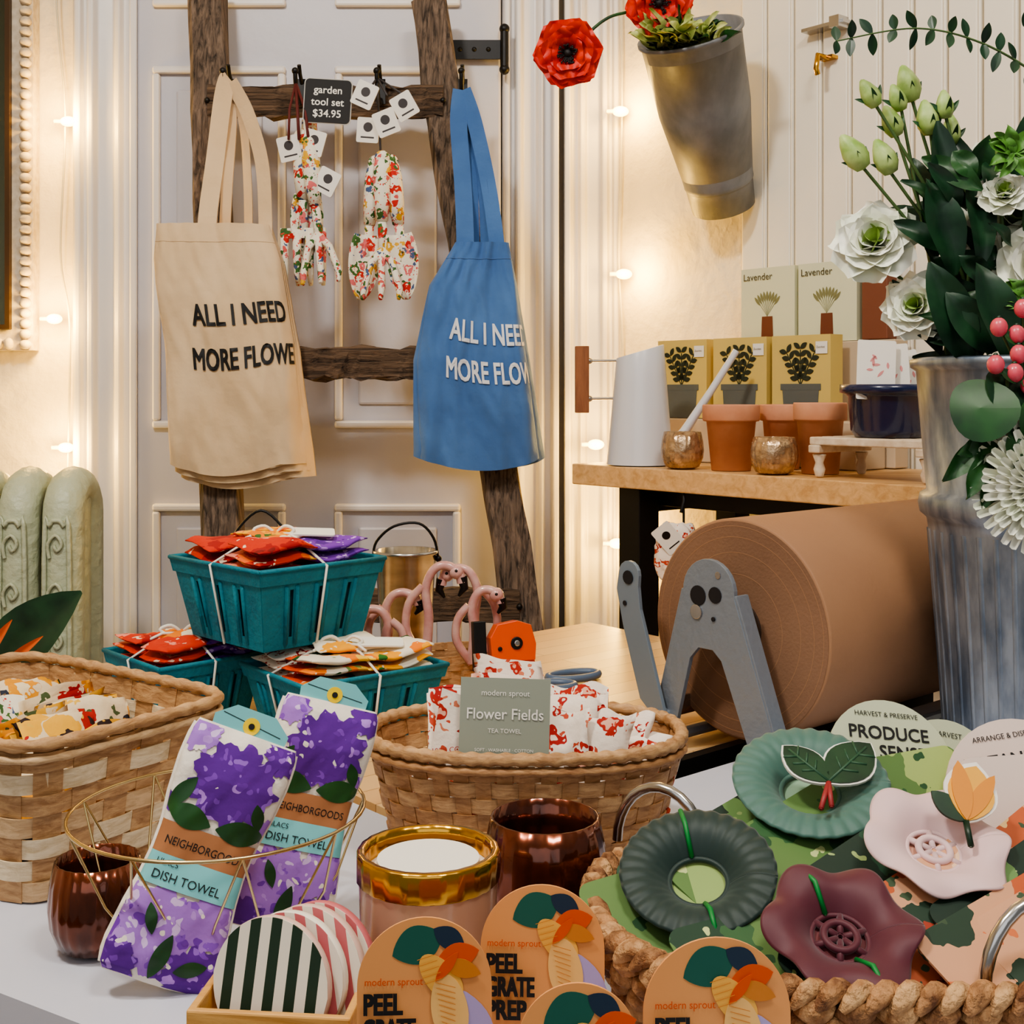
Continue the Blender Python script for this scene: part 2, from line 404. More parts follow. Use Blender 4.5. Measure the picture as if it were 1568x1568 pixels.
b.tube([S(.55, .02, 1.80), S(.55, .05, 1.80), S(.55, .055, 1.775), S(.55, .05, 1.765)], .005, 1); b.box((.03, .006, .02), frame(S(.55, .018, 1.80), d, UP), 1)
b.build('wall_latch', [steel, gold])

# ------------------------------------------------------------------ mirror
b = B()
x0, x1, z0, z1 = -1.7, -1.035, 1.29, 2.35
for (a0, a1, c0, c1) in ((x0, x1, z0, z0+.055), (x0, x1, z1-.055, z1), (x0, x0+.055, z0+.055, z1-.055), (x1-.055, x1, z0+.055, z1-.055)):
    b.bb(a0, a1, 2.68, 2.715, c0, c1, 0)
for (a0, a1, c0, c1) in ((x0+.045, x1-.045, z0+.045, z0+.055), (x0+.045, x1-.045, z1-.055, z1-.045), (x0+.045, x0+.055, z0+.055, z1-.055), (x1-.055, x1-.045, z0+.055, z1-.055)):
    b.bb(a0, a1, 2.665, 2.679, c0, c1, 2)
z = z0+.012
while z < z1:
    b.sphere((x1-.014, 2.675, z), .013, 0, 8, sc=(1, 1, .8)); b.sphere((x0+.014, 2.675, z), .011, 0, 6); z += .0225
x = x0+.03
while x < x1-.03:
    b.sphere((x, 2.675, z0+.014), .013, 0, 8, sc=(.8, 1, 1)); x += .0225
b.bb(x0+.055, x1-.055, 2.69, 2.7, z0+.055, z1-.055, 1)
b.build('wall_mirror', [mat('bead_frame', (216, 204, 184), .5, c2=(190, 174, 150), vs=(60, 60, 60)), mat('mirror_glass', (120, 132, 126), .06, .95), mat('frame_liner', (70, 52, 36), .4, .4)])

# ------------------------------------------------------------------ radiator
rad_m = mat('radiator_enamel', (186, 192, 164), .42, bump=.7, bs=42, bd=.008)
b = B()
for i in range(6):
    x = -.795-.078*i
    pts = [(x, 2.20, .10), (x, 2.20, .95)]+[(x, 2.25-.05*math.cos(a), .98+.05*math.sin(a)) for a in [pi*k/8 for k in range(9)]]+[(x, 2.30, .95), (x, 2.30, .10)]
    b.tube(pts, .036, 0, n=14)
    b.tube([(x, 2.25, .12), (x, 2.25, 1.02)], .03, 0, n=10)
    b.tube(spline([(x-.022, 2.166, .12), (x-.022, 2.166, .90), (x-.012, 2.165, .965), (x, 2.164, .975), (x+.012, 2.165, .965), (x+.022, 2.166, .90), (x+.022, 2.166, .12)], 4), .0045, 0, n=6)
    for k in range(8):
        zz = .94-.085*k
        b.tube(spline([(x-.012, 2.163, zz-.03), (x-.014, 2.162, zz-.005), (x, 2.161, zz+.01), (x+.010, 2.162, zz-.005), (x+.002, 2.162, zz-.018), (x-.004, 2.162, zz-.008)], 3), .0035, 0, n=5)
b.tube([(-.78, 2.25, .16), (-1.2, 2.25, .16)], .025); b.tube([(-.78, 2.25, .93), (-1.2, 2.25, .93)], .025)
for x in (-.80, -1.17): b.tube([(x, 2.25, 0), (x, 2.25, .14)], .02)
b.build('radiator', [rad_m])

# ------------------------------------------------------------------ string lights
bulb_m = mat('warm_bulb', (255, 204, 96), .4, emit=14)
wire_m = mat('clear_wire', (206, 198, 176), .5)
kids = []
def lights(name, pts, bulbs, pw):
    b = B(); b.tube(spline(pts, 5), .0022, 0, n=6)
    for p in bulbs:
        p = V(p); b.sphere(p, .011, 1, 8, sc=(1.6, 1, 1)); b.tube([p-V((.030, 0, 0)), p-V((.012, 0, 0))], .005, 0)
        l = bpy.data.lights.new(name+'_glow', 'POINT'); l.energy = pw; l.color = (1, .60, .13); l.shadow_soft_size = .02
        o = bpy.data.objects.new(name+'_glow', l); o.location = p+V((0, -.045, 0)); bpy.context.scene.collection.objects.link(o)
        kids.append(o)
    ob = b.build(name, [wire_m, bulb_m])
    for o in kids: o.parent = ob
    kids.clear()
lights('string_lights', [(-.97, 2.68, 2.7), (-.985, 2.68, 2.1), (-.965, 2.68, 1.8), (-.975, 2.68, 1.5), (-.955, 2.68, 1.34), (-.96, 2.68, 1.0), (-.965, 2.68, .5)],
       [(-.955, 2.67, 1.782), (-.985, 2.67, 1.357), (-.96, 2.67, 1.08)], 3.8)
lights('string_lights', [S(.03, .015, 2.75), S(.025, .015, 2.2), S(.03, .015, 1.8), S(.02, .015, 1.5), S(.03, .015, 1.3), S(.015, .015, 1.08), S(.02, .015, .6)],
       [S(.04, .03, 1.79), S(.05, .03, 1.447), (.175, 2.59, 1.09), S(.03, .03, .88)], 2.5)

# ------------------------------------------------------------------ ladder
def beam(b, p0, p1, w, dp, mi=0, jit=.004, n=22):
    p0, p1 = V(p0), V(p1); t = (p1-p0).normalized(); y = V((0, 1, 0)); y = (y-t*y.dot(t)).normalized(); x = t.cross(y); secs = []
    sd = R.random()*50
    for i in range(n+1):
        c = p0.lerp(p1, i/n); q = []
        for k, (a, e) in enumerate(((-1, -.8), (-.85, -1), (.85, -1), (1, -.8), (1, .8), (.85, 1), (-.85, 1), (-1, .8))):
            j = jit*noise.noise(V((i*.9, k*2.3, sd)))*2
            q.append(c+x*(a*w/2+j)+y*(e*dp/2+j))
        secs.append(q)
    b.loft(secs, mi, False)
b = B()
def ly(z): return 2.2+.18*z
beam(b, (-.486, ly(0), 0), (-.63, ly(2.045), 2.045), .072, .05)
beam(b, (.138, ly(0), 0), (-.172, ly(2.0), 2.0), .072, .05)
for z in (1.785, 1.255, .80, .33):
    beam(b, (-.486-.0705*z, ly(z)-.012, z), (.138-.155*z, ly(z)-.012, z), .060, .035, 1, .006)
for z in (1.785, 1.255, .80):
    for x in (-.486-.0705*z, .138-.155*z): b.sphere((x, ly(z)-.032, z), .006, 2, 6)
b.build('wooden_ladder', [old_wood, old_wood_h, black])

b = B()
for x in (-.56, -.42, -.262, -.098):
    y = 2.482; z = 1.80
    b.box((.018, .004, .05), T(x, y-.002, z), 0)
    b.tube(spline([(x, y, z-.015), (x, y-.03, z-.03), (x, y-.06, z-.02), (x, y-.075, z+.005), (x, y-.078, z+.02)], 4), .0045, 0); b.sphere((x, y-.078, z+.022), .007, 0, 8)
    b.tube([(x, y, z+.015), (x, y-.025, z+.03), (x, y-.035, z+.045)], .004, 0)
b.build('coat_hook_rail', [black])

# ------------------------------------------------------------------ tote bags
def lerp(tab, t):
    for (a, p), (c, q) in zip(tab, tab[1:]):
        if t <= c: return p+(q-p)*(t-a)/(c-a)
    return tab[-1][1]
def polyl(bend, amax):
    xs = [0]; ys = [0]; N = 60
    for k in range(N):
        a = (k+.5)/N; th = 0 if a < bend else amax*((a-bend)/(1-bend))
        th -= .25*max(0, .12-a)/.12*3
        xs.append(xs[-1]+math.cos(th)/N); ys.append(ys[-1]+math.sin(th)/N)
    X = xs[-1]; return [x/X for x in xs], [y/X for y in ys]
def tote(name, ztop, zbot, ctab, wtab, Y0, bend, amax, mats, lines, straps, layers, tshear=0, tL=.27, botfn=None):
    b = B(); px, py = polyl(bend, amax)
    def P(a, t, off=0, dz=0, dx=0):
        a = min(max(a, 0), 1); k = a*60; i = min(int(k), 59); f = k-i
        x = px[i]+(px[i+1]-px[i])*f; y = py[i]+(py[i+1]-py[i])*f
        w = lerp(wtab, t); z = ztop+(zbot-ztop)*t
        sd = len(lines[0][0])+ztop*9
        wr = .016*noise.noise(V((a*3.4, t*2.4, sd)))*min(1, t*3)+.009*noise.noise(V((a*9+t*3, t*2.0, 5)))+.004*noise.noise(V((a*16-t*9, t*6, 9)))
        sag = (botfn(a) if botfn else 0)*t
        return V((lerp(ctab, t)+(x-.5)*w+dx*t, Y0+y*w*.8+off+wr-.012*math.sin(pi*min(t, 1)), z+dz*t+sag))
    NA, NT = 44, 40
    for (off, dz, dx, mi) in layers:
        th = .010; secs = []
        for j in range(NT+1):
            t = j/NT
            e = .35+.65*math.sin(pi*min(.5, t*1.2+.12))
            fr = [P(k/NA, t, off, dz, dx) for k in range(NA+1)]
            bk = [P(k/NA, t, off+th*e, dz, dx) for k in range(NA, -1, -1)]
            secs.append(fr+bk)
        b.loft(secs, mi, True)
        b.tube([P(k/NA, .075, off-.0004, dz, dx) for k in range(NA+1)], .0008, mi, n=4)
    for body, a0, t0, hh, wid in lines:
        def fn(x, y):
            a = a0+x/tL; t = t0-(y+tshear*x)/abs(ztop-zbot)
            return P(a, t, -.0026)
        b.text(body, hh, None, 1, 'LEFT', 0, fn=fn, width=wid, bold=.0020)
    for pts, w, yo in straps:
        L = spline(pts, 6); secs = []
        for i, p in enumerate(L):
            tg = (L[min(i+1, len(L)-1)]-L[max(i-1, 0)]).normalized(); sd = V((tg.z, yo, -tg.x)).normalized()*w/2
            o = V((0, .0025, 0))
            secs.append([p-sd-o, p+sd-o, p+sd+o, p-sd+o])
        b.loft(secs, 0, False)
    return b.build(name, mats, bevel=0)
cream_c = mat('natural_canvas', (218, 192, 156), .9, c2=(206, 178, 140), vs=(7, 7, 7), bump=.5, bs=16, sheen=.2)
blue_c = mat('blue_canvas', (78, 118, 172), .9, c2=(64, 102, 156), vs=(7, 7, 7), bump=.5, bs=16, sheen=.2)
txt_w = mat('print_white', (220, 222, 226), .8)
tote('tote_bag', 1.515, 1.065, [(0, -.562), (.5, -.529), (1, -.514)], [(0, .206), (.15, .232), (1, .248)], 2.32, .68, 1.25, [cream_c, ink],
     [('ALL I NEED IS', .250, .41, .054, .228), ('MORE FLOWERS', .215, .585, .054, .240)],
     [([(-.572, 2.325, 1.45), (-.571, 2.33, 1.53), (-.567, 2.37, 1.64), (-.560, 2.40, 1.76), (-.553, 2.405, 1.80), (-.549, 2.405, 1.807)], .034, .2),
      ([(-.468, 2.35, 1.46), (-.468, 2.355, 1.53), (-.478, 2.37, 1.64), (-.512, 2.40, 1.74), (-.545, 2.405, 1.80)], .030, -.4),
      ([(-.548, 2.365, 1.50), (-.545, 2.375, 1.60), (-.545, 2.41, 1.72), (-.548, 2.415, 1.80)], .022, .7),
      ([(-.502, 2.365, 1.50), (-.506, 2.375, 1.60), (-.522, 2.41, 1.72), (-.545, 2.415, 1.80)], .026, -.9)],
     [(0, 0, 0, 0), (.013, -.014, .006, 0), (.026, -.026, .014, 0)], botfn=lambda a: -.022*math.sin(pi*min(1, a*1.3)) if a < .77 else 0)
tote('tote_bag', 1.480, 1.075, [(0, -.056), (.2, -.072), (.55, -.075), (1, -.060)], [(0, .100), (.2, .160), (.55, .205), (1, .222)], 2.32, .76, 1.35, [blue_c, txt_w],
     [('ALL I NEED IS', .265, .43, .054, .250), ('MORE FLOWERS', .245, .60, .054, .262)],
     [([(-.090, 2.325, 1.44), (-.088, 2.33, 1.49), (-.094, 2.37, 1.60), (-.103, 2.395, 1.72), (-.098, 2.405, 1.785)], .034, .3),
      ([(-.028, 2.335, 1.45), (-.03, 2.34, 1.49), (-.046, 2.37, 1.60), (-.072, 2.395, 1.72), (-.094, 2.405, 1.785)], .030, -.3),
      ([(-.075, 2.365, 1.47), (-.078, 2.375, 1.58), (-.09, 2.41, 1.70), (-.098, 2.415, 1.78)], .03, .6),
      ([(-.05, 2.365, 1.47), (-.055, 2.375, 1.58), (-.075, 2.41, 1.70), (-.096, 2.415, 1.78)], .028, -.9)],
     [(0, 0, 0, 0), (.013, .004, -.014, 0), (.03, .0, .012, 0)], tshear=-.10, botfn=lambda a: -.022*math.sin(pi*a))

# ------------------------------------------------------------------ chalk sign + garden tool sets
b = B(); M = frame((-.352, 2.37, 1.755), (1, 0, -.06), UP)
b.prism(rrect(.088, .082, .008), M, .003, 0); b.prism(rrect(.092, .086, .009), M, .002, 1, -.001)
b.text('garden', .020, M @ T(0, .014, .003), 2, 'CENTER', bold=.0005); b.text('tool set', .020, M @ T(0, -.009, .003), 2, 'CENTER', bold=.0005); b.text('$34.95', .020, M @ T(0, -.031, .003), 2, 'CENTER', bold=.0005)
b.build('price_sign', [mat('slate', (28, 27, 29), .7), mat('sign_edge', (190, 186, 178), .6), white])

def tag(b, o, rz, w=.042, h=.046, mw=1, mk=2):
    M = frame(o, (math.cos(rz), -.15, math.sin(rz)), (-math.sin(rz), -.1, math.cos(rz)))
    b.prism(rrect(w, h, .003), M, .001, mw); b.prism(circ(w*.20, 16, 0, h*.12), M, .0004, mk, .001)
    b.prism([(-w*.3, -h*.32), (w*.3, -h*.32), (w*.3, -h*.28), (-w*.3, -h*.28)], M, .0004, mk, .001)
def handtool(b, M, kind, L=.30):
    b.tube([(0, 0, 0), (0, -.03, 0), (0, -.08, .0), (0, -.12, 0)], [.013, .017, .015, .010], 0, n=12, M=M)
    b.sphere((0, 0, 0), .014, 0, 8, M=M)
    b.tube([(0, -.12, 0), (0, -.15, -.008), (0, -.18, -.004)], .008, 0, M=M)
    if kind == 'fork':
        b.box((.085, .018, .007), M @ T(0, -.185, 0), 0)
        for x in (-.036, -.012, .012, .036):
            b.tube([(x, -.185, 0), (x, -.22, .006), (x, -.262, .002), (x, -.285, -.004)], [.0075, .0075, .006, .003], 0, M=M)
    elif kind == 'trowel':
        def fn(u, v):
            w = .062*(math.sin(pi*(.22+.76*v))**.6); a = (u-.5)*w
            return V((a, -.140-.125*v, (2*u-1)**2*.018))
        b.sheet(fn, 8, 12, 0, M=M)
    else:
        for x in (-1, 0, 1):
            b.tube([(0, -.175, 0), (x*.02, -.20, .01), (x*.034, -.25, .012), (x*.034, -.27, .03)], [.007, .006, .006, .003], 0, M=M)
tl = [fl_tool, white, mat('tag_ink', (60, 56, 58), .6), mat('leather_cord', (92, 30, 28), .7)]
b = B()
handtool(b, frame((-.405, 2.385, 1.69), (1, 0, .02), UP), 'fork'); handtool(b, frame((-.392, 2.40, 1.72), (1, .1, -.02), UP), 'trowel')
handtool(b, frame((-.388, 2.372, 1.675), (1, 0, .10), UP), 'cult')
tag(b, (-.425, 2.37, 1.665), .2); tag(b, (-.378, 2.365, 1.675), -.3); tag(b, (-.352, 2.36, 1.60), -.5)
b.tube([(-.42, 2.41, 1.80), (-.41, 2.37, 1.74), (-.405, 2.36, 1.68)], .002, 3); b.tube([(-.42, 2.41, 1.80), (-.395, 2.37, 1.74), (-.385, 2.36, 1.66)], .002, 3)
b.tube([(-.42, 2.41, 1.80), (-.425, 2.37, 1.74), (-.425, 2.36, 1.68)], .0015, 3)
b.build('garden_tool_set', tl, solid=.002)
b = B()
handtool(b, frame((-.262, 2.385, 1.64), (1, 0, -.10), UP), 'trowel'); handtool(b, frame((-.232, 2.375, 1.64), (1, 0, .12), UP), 'trowel')
handtool(b, frame((-.247, 2.362, 1.645), (1, 0, .0), UP), 'cult')
tag(b, (-.280, 2.36, 1.765), -.45); tag(b, (-.238, 2.35, 1.71), .35); tag(b, (-.205, 2.365, 1.745), .5); tag(b, (-.275, 2.37, 1.70), -.1)
for x in (-.28, -.238, -.205, -.25): b.tube([(-.262, 2.41, 1.81), (x, 2.365, 1.765 if x != -.25 else 1.65)], .0012, 2)
b.build('garden_tool_set', tl, solid=.002)

# ------------------------------------------------------------------ wall bucket with poppies
b = B()
pb, pt = V((.405, 2.375, 1.555)), V((.318, 2.215, 1.842))
M = orient(pb, pt-pb); H = (pt-pb).length
b.lathe([(.0, .004), (.055, .004), (.06, 0), (.064, .05), (.066, .053), (.066, .058), (.073, .13), (.081, .21), (.084, .214), (.084, .22), (.091, H-.01), (.096, H-.006), (.096, H), (.091, H), (.085, .2), (.06, .02), (0, .02)], M, 0, 56)
b.tube([M @ V((0, .085, H*.75)), M @ V((0, .10, H*.85)), M @ V((0, .12, H*.9))], .003)
b.tube([M @ V((0, .12, H*.9)), V((.44, 2.40, 1.83))], .003)
b.build('wall_bucket', [gal_dark])
b = B()
def poppy(o, z, r):
    M = orient(o, z)
    for l in range(3):
        n = 4+l
        for k in range(n): petal(b, M @ T(0, 0, -r*.28), r*(.72+.16*l), r*(1.15+.12*l), .35+.28*l, .75, 0, .10, .05, 2*pi*k/n+l*.8+R.random()*.3, 0, 14)
    b.sphere((0, 0, r*.02), r*.15, 1, 8, M=M)
    for k in range(30):
        a = R.random()*2*pi; q = r*(.18+.14*R.random()); b.tube([M @ V((0, 0, 0)), M @ V((q*math.cos(a), q*math.sin(a), r*.18))], r*.018, 1, n=4); b.sphere(M @ V((q*math.cos(a), q*math.sin(a), r*.18)), r*.035, 1, 5)
poppy((.095, 2.1, 1.774), (-.1, -.9, -.35), .056)
poppy((.252, 2.13, 1.868), (.1, -.9, -.3), .056)
b.tube(spline([(.30, 2.21, 1.80), (.25, 2.16, 1.86), (.19, 2.13, 1.85), (.15, 2.12, 1.83), (.10, 2.115, 1.78)], 5), .0028, 2)
b.tube([(.30, 2.22, 1.80), (.28, 2.18, 1.84), (.252, 2.145, 1.866)], .003, 2)
for k in range(90):
    a = R.uniform(-1.6, .9); p0 = pt+V((R.uniform(-.06, .03), R.uniform(-.06, .02), -.035)); p1 = p0+V((math.sin(a)*.060, R.uniform(-.09, -.02), .0+.045*R.random()))
    leaf(b, p0, p1, .022, 3 if k % 4 else 4, (R.uniform(-.5, .5), -1, .4), wave=.15)
b.build('poppy_arrangement', [petal_r, mat('poppy_centre', (20, 14, 16), .6), grn, lgrn, grn])

# ------------------------------------------------------------------ shelf
b = B()
def sbox(s0, s1, w0, w1, z0, z1, mi=0): b.box((s1-s0, z1-z0, w1-w0), frame(S((s0+s1)/2, (w0+w1)/2, (z0+z1)/2), d, UP), mi)
sbox(.236, 1.25, .022, .355, 1.033, 1.07, 0)
for s0 in (.34, 1.12):
    sbox(s0, s0+.05, .29, .34, 0, 1.033, 1); sbox(s0, s0+.05, .04, .08, 0, 1.033, 1); sbox(s0+.005, s0+.045, .08, .29, .99, 1.033, 1)
sbox(.345, 1.16, .26, .285, 1.0, 1.033, 1)
sbox(.30, 1.2, .03, .33, .40, .425, 0)
b.build('console_shelf', [shelf_wood, black], bevel=.002)
rw = mat('riser_wood', (196, 176, 150), .7)
b = B(); sbox(.22, .70, .070, .155, 1.071, 1.15); b.build('display_riser', [rw], bevel=.002)
b = B(); sbox(.36, .66, .022, .066, 1.071, 1.288); b.build('display_riser', [rw], bevel=.002)

ybox = mat('box_yellow', (206, 182, 106), .6); greyp = mat('print_grey', (92, 96, 92), .6); dk = mat('print_darkgreen', (42, 48, 32), .6)
def kit(s, colr):
    b = B(); M = frame(S(s, .13, 1.151), d, UP)
    b.box((.122, .147, .035), M @ T(0, .0735, -.0175), 0)
    b.prism([(-.034, .0), (.034, .0), (.038, .052), (-.038, .052)], M, .0005, 1, .0005); b.prism([(-.042, .052), (.042, .052), (.042, .063), (-.042, .063)], M, .0007, 1, .0005)
    for a in (-.45, 0, .45):
        b.prism([(-.001, .06), (.001, .06), (math.sin(a)*.065+.001, .06+.062*math.cos(a)), (math.sin(a)*.065-.001, .06+.062*math.cos(a))], M, .0005, 2, .0006)
        for k in range(5):
            q = .012+.013*k; x, y = math.sin(a)*q, .06+math.cos(a)*q
            for sg in (-1, 1): b.prism(leafshape(.017, .009, pi/2-a-sg*.95, x, y), M, .0004, 2, .0008+.0001*k)
    b.prism([(.032, .114), (.056, .114), (.056, .135), (.032, .135)], M, .0004, 3, .0015)
    b.text('Zucchini', .005, M @ T(.034, .124, .0022), 2)
    b.build('herb_grow_kit_box', [colr, greyp, dk, white], bevel=.0015)
for s in (.300, .438, .572): kit(s, ybox)
pale = mat('box_pale_green', (214, 214, 182), .6); brown = mat('print_brown', (112, 60, 38), .6)
for s in (.445, .575):
    b = B(); M = frame(S(s, .058, 1.289), d, UP)
    b.box((.122, .14, .03), M @ T(0, .07, -.015), 0)
    b.prism([(-.014, .0), (.014, .0), (.012, .05), (-.012, .05)], M, .0005, 1, .0005)
    for k in range(9):
        a = pi/2+(k-4)*.17; b.prism([(0, .05), (.036*math.cos(a)-.0008, .05+.040*math.sin(a)), (.036*math.cos(a)+.0008, .05+.040*math.sin(a))], M, .0005, 2, .0005)
        b.prism(leafshape(.02, .0055, a, .026*math.cos(a), .05+.027*math.sin(a)), M, .0004, 2, .0007)
    b.text('Lavender', .018, M @ T(-.055, .118, .001), 3)
    b.build('lavender_grow_kit_box', [pale, brown, mat('print_lav', (126, 124, 84), .6), mat('ink_olive', (70, 66, 44), .6)], bevel=.0015)
b = B(); b.box((.05, .135, .03), frame(S(.672, .045, 1.357), d, UP)); b.box((.05, .217, .04), frame(S(.69, .045, 1.18), d, UP), 1); b.build('brown_gift_box', [mat('box_brown', (120, 70, 48), .6), rw], bevel=.002)

enamel = mat('white_enamel', (208, 209, 214), .3, coat=.4)
b = B(); cx, cy = .227, 2.2; secs = []
for t in (0, .02, .25, .5, .75, 1):
    r = .059-.017*t; sl = .006*t
    secs.append([(cx+r*math.cos(a), cy+r*math.sin(a), 1.072+.20*t+sl*math.cos(a)*2) for a in [2*pi*k/40 for k in range(40)]])
secs.append([(cx+.039*math.cos(a), cy+.039*math.sin(a), 1.272+.012*math.cos(a)) for a in [2*pi*k/40 for k in range(40)]])
secs.append([(cx+.045*math.cos(a), cy+.045*math.sin(a), 1.16) for a in [2*pi*k/40 for k in range(40)]])
b.loft(secs, 0, True)
b.tube([(cx+.045, cy-.02, 1.095), (cx+.075, cy-.025, 1.13), (cx+.12, cy-.03, 1.20), (cx+.165, cy-.035, 1.272)], [.011, .0085, .0065, .006], 0, n=12)
b.box((.024, .026, .118), T(.124, cy, 1.222), 1)
for z in (1.255, 1.188): b.tube([(.127, cy, z), (.19, cy, z+.001)], .0028, 2); b.sphere((.137, cy, z), .006, 2, 6)
b.build('watering_can', [enamel, woodm('walnut', (120, 72, 42), (150, 96, 60), (60, 60, 10)), mat('rod_grey', (180, 174, 166), .3, .8)], bevel=.001)

def votive(name, x, y, z, r, h, m, ribs=0):
    b = B(); p = [(0, 0), (.55, 0), (.78, .06), (.96, .3), (1.0, .5), (.96, .75), (.86, 1), (.82, 1), (.9, .75), (.93, .5), (.8, .15), (0, .12)]
    b.lathe([(q*r, w*h) for q, w in p], T(x, y, z), 0, 96, ribs, 24)
    b.build(name, [m])
votive('votive_holder', .287, 2.09, 1.071, .036, .062, mercury, .008)
votive('votive_holder', .412, 1.95, 1.071, .037, .058, mercury, .008)
def pot(x, y, r, h):
    b = B(); p = [(0, 0), (.70, 0), (.88, .74), (.99, .75), (1.02, .77), (1.02, .98), (1, 1), (.92, 1), (.88, .75), (.7, .1), (0, .1)]
    b.lathe([(q*r, w*h) for q, w in p], T(x, y, 1.071), 0, 48); b.build('terracotta_pot', [terracotta])
pot(.362, 2.05, .046, .108); pot(.455, 2.083, .038, .108); pot(.488, 1.965, .041, .112)
b = B()
for k in range(5): b.box((.20, .012, .022), frame(S(.84, .21+.029*k, 1.126), d, UP), 0)
for s0 in (.75, .93):
    b.box((.02, .012, .14), frame(S(s0, .27, 1.114), d, UP), 0)
    for w in (.215, .325):
        b.lathe([(0, 0), (.006, 0), (.009, .012), (.006, .022), (.011, .035), (0, .035)], T(*S(s0, w, 1.071)), 0, 16)
b.build('slatted_stand', [mat('whitewash', (220, 204, 182), .7, c2=(200, 178, 152), vs=(60, 60, 60), bump=.2)], bevel=.002)
b = B(); px, py = S(.835, .27, 0)[:2]
b.lathe([(0, 0), (.05, 0), (.056, .01), (.06, .06), (.064, .064), (.072, .066), (.072, .078), (.066, .078), (.058, .06), (0, .058)], T(px, py, 1.133), 0, 48)
for k, (a, t, hz) in enumerate(((-.030, .05, 1.232), (-.006, -.12, 1.226), (.018, .15, 1.216), (.034, -.3, 1.21))):
    M = frame((px+a, py-.035+.012*k, hz), (1, -.2+t, .12*k-.05), (-.05, .15, 1)); b.prism(rrect(.055, .088, .003), M, .001, 1, 0)
    for q in range(7): b.prism(leafshape(.010+.002*(q % 3), .004, .8*q, -.014+.005*q, .0+.004*((q*3) % 5)), M, .0004, 2, .001)
b.build('seed_packet_planter', [mat('navy_enamel', (22, 34, 72), .25, coat=.5), white, mat('print_pink', (214, 140, 140), .6)])
b = B(); o = V((.285, 2.06, .93))
b.tube([o+V((0, 0, .102)), o+V((.0, -.006, .09)), o+V((-.005, -.006, .07))], .003, 1)
lump(b, o+V((-.012, -.004, .0)), (.07, .025, .10), 0, 0, .15, 3)
tag(b, o+V((-.028, -.022, .03)), .7, .035, .05, 2, 1)
b.tube([o+V((0, .0, .03)), o+V((.0, 0, .09))], .002, 1)
b.build('hanging_pouch', [fl_red, black, white])

# ------------------------------------------------------------------ tables
def slab(b, pts, z0, z1, mi): b.loft([[(x, y, z0) for x, y in pts], [(x, y, z1) for x, y in pts]], mi, False)
ax = V((.76, .65, 0))
m, nt, p, tc = base_mat('butcher_block')
p.inputs['Roughness'].default_value = .38
mp = nt.nodes.new('ShaderNodeMapping'); mp.inputs['Rotation'].default_value = (0, 0, -.707)
nt.links.new(tc.outputs['Object'], mp.inputs['Vector'])
br = nt.nodes.new('ShaderNodeTexBrick'); br.inputs['Scale'].default_value = 1; br.inputs['Brick Width'].default_value = .42; br.inputs['Row Height'].default_value = .04; br.inputs['Mortar Size'].default_value = .0006
br.inputs['Color1'].default_value = lin((234, 196, 142)); br.inputs['Color2'].default_value = lin((214, 168, 112)); br.inputs['Mortar'].default_value = lin((160, 112, 66))
nt.links.new(mp.outputs['Vector'], br.inputs['Vector']); nt.links.new(br.outputs['Color'], p.inputs['Base Color'])
butcher = m
A = V((.18, 1.33, 0))
def W(t, q): v = A+ax*t+V((-.65, .76, 0))*q; return (v.x, v.y)
b = B()
slab(b, [W(-.32, .014), W(.50, .014), W(.50, .655), W(-.32, .655)], .762, .80, 0)
slab(b, [W(-.325, 0), W(.505, 0), W(.505, .014), W(-.325, .014)], .74, .804, 1)
for t, q in ((-.28, .04), (.42, .04), (-.28, .58), (.42, .58)):
    slab(b, [W(t, q), W(t+.04, q), W(t+.04, q+.04), W(t, q+.04)], 0, .762, 1)
b.build('butcher_block_table', [butcher, black], bevel=.0015)
b = B()
wp = [(-.95, 1.15), (-.348, .83), (.13, .545), (.9, .30), (1.15, .8), W(.52, -.03), W(-.33, -.03), W(-.345, .64), (-1.0, 1.62)]
slab(b, wp, .76, .80, 0)
for x, y in ((-.8, 1.2), (.8, .5), (.6, 1.4), (-.85, 1.45)): b.bb(x-.03, x+.03, y-.03, y+.03, 0, .76, 0)
b.build('white_display_table', [mat('table_white', (204, 206, 218), .4, bump=.05, bs=10)], bevel=.006)

# ------------------------------------------------------------------ kraft paper roll + cutter
F = V((.25, 1.372, .938)); h_ = V((.65, -.76, 0))
MR = Matrix((h_.normalized(), UP, -V((-.76, -.65, 0)).normalized())).transposed().to_4x4(); MR.translation = F
b = B(); L = .44; r = .122
b.lathe([(.03, .0), (.032, 0), (r-.002, 0), (r, .002), (r, L-.002), (r-.002, L), (.032, L)], MR, 0, 96)
b.lathe([(.0325, -.0006), (r-.003, -.0006)], MR, 1, 96)
for q, e in ((.060, .0009), (.084, .0008), (.101, .0008), (.113, .0009)): b.lathe([(q, -.0007), (q+.0004, -e), (q+.0008, -.0007)], MR, 0, 96)
b.lathe([(.032, -.002), (.032, L), (.027, L), (.027, -.002), (.032, -.002)], MR, 2, 48)
b.build('kraft_paper_roll', [kraft, kraft_end, mat('core', (60, 44, 34), .8)])
b = B()
MP = Matrix((h_.normalized(), UP, V((-.76, -.65, 0)).normalized())).transposed().to_4x4(); MP.translation = V((.213, 1.352, .803))
out = [(.070, 0), (.108, 0)] + [(.036*math.cos(a)+.006, .180+.036*math.sin(a)) for a in [(-.1+ (pi+.2)*k/14) for k in range(15)]] + [(-.08, 0), (-.048, 0), (-.02, .105), (-.008, .118), (.012, .118), (.024, .108)]
b.prism(out, MP, .006, 0)
b.prism([(.104, 0), (.110, 0), (.044, .18), (.040, .18)], MP, .02, 0, -.015)
b.prism([(-.083, 0), (-.078, 0), (-.028, .18), (-.033, .18)], MP, .02, 0, -.015)
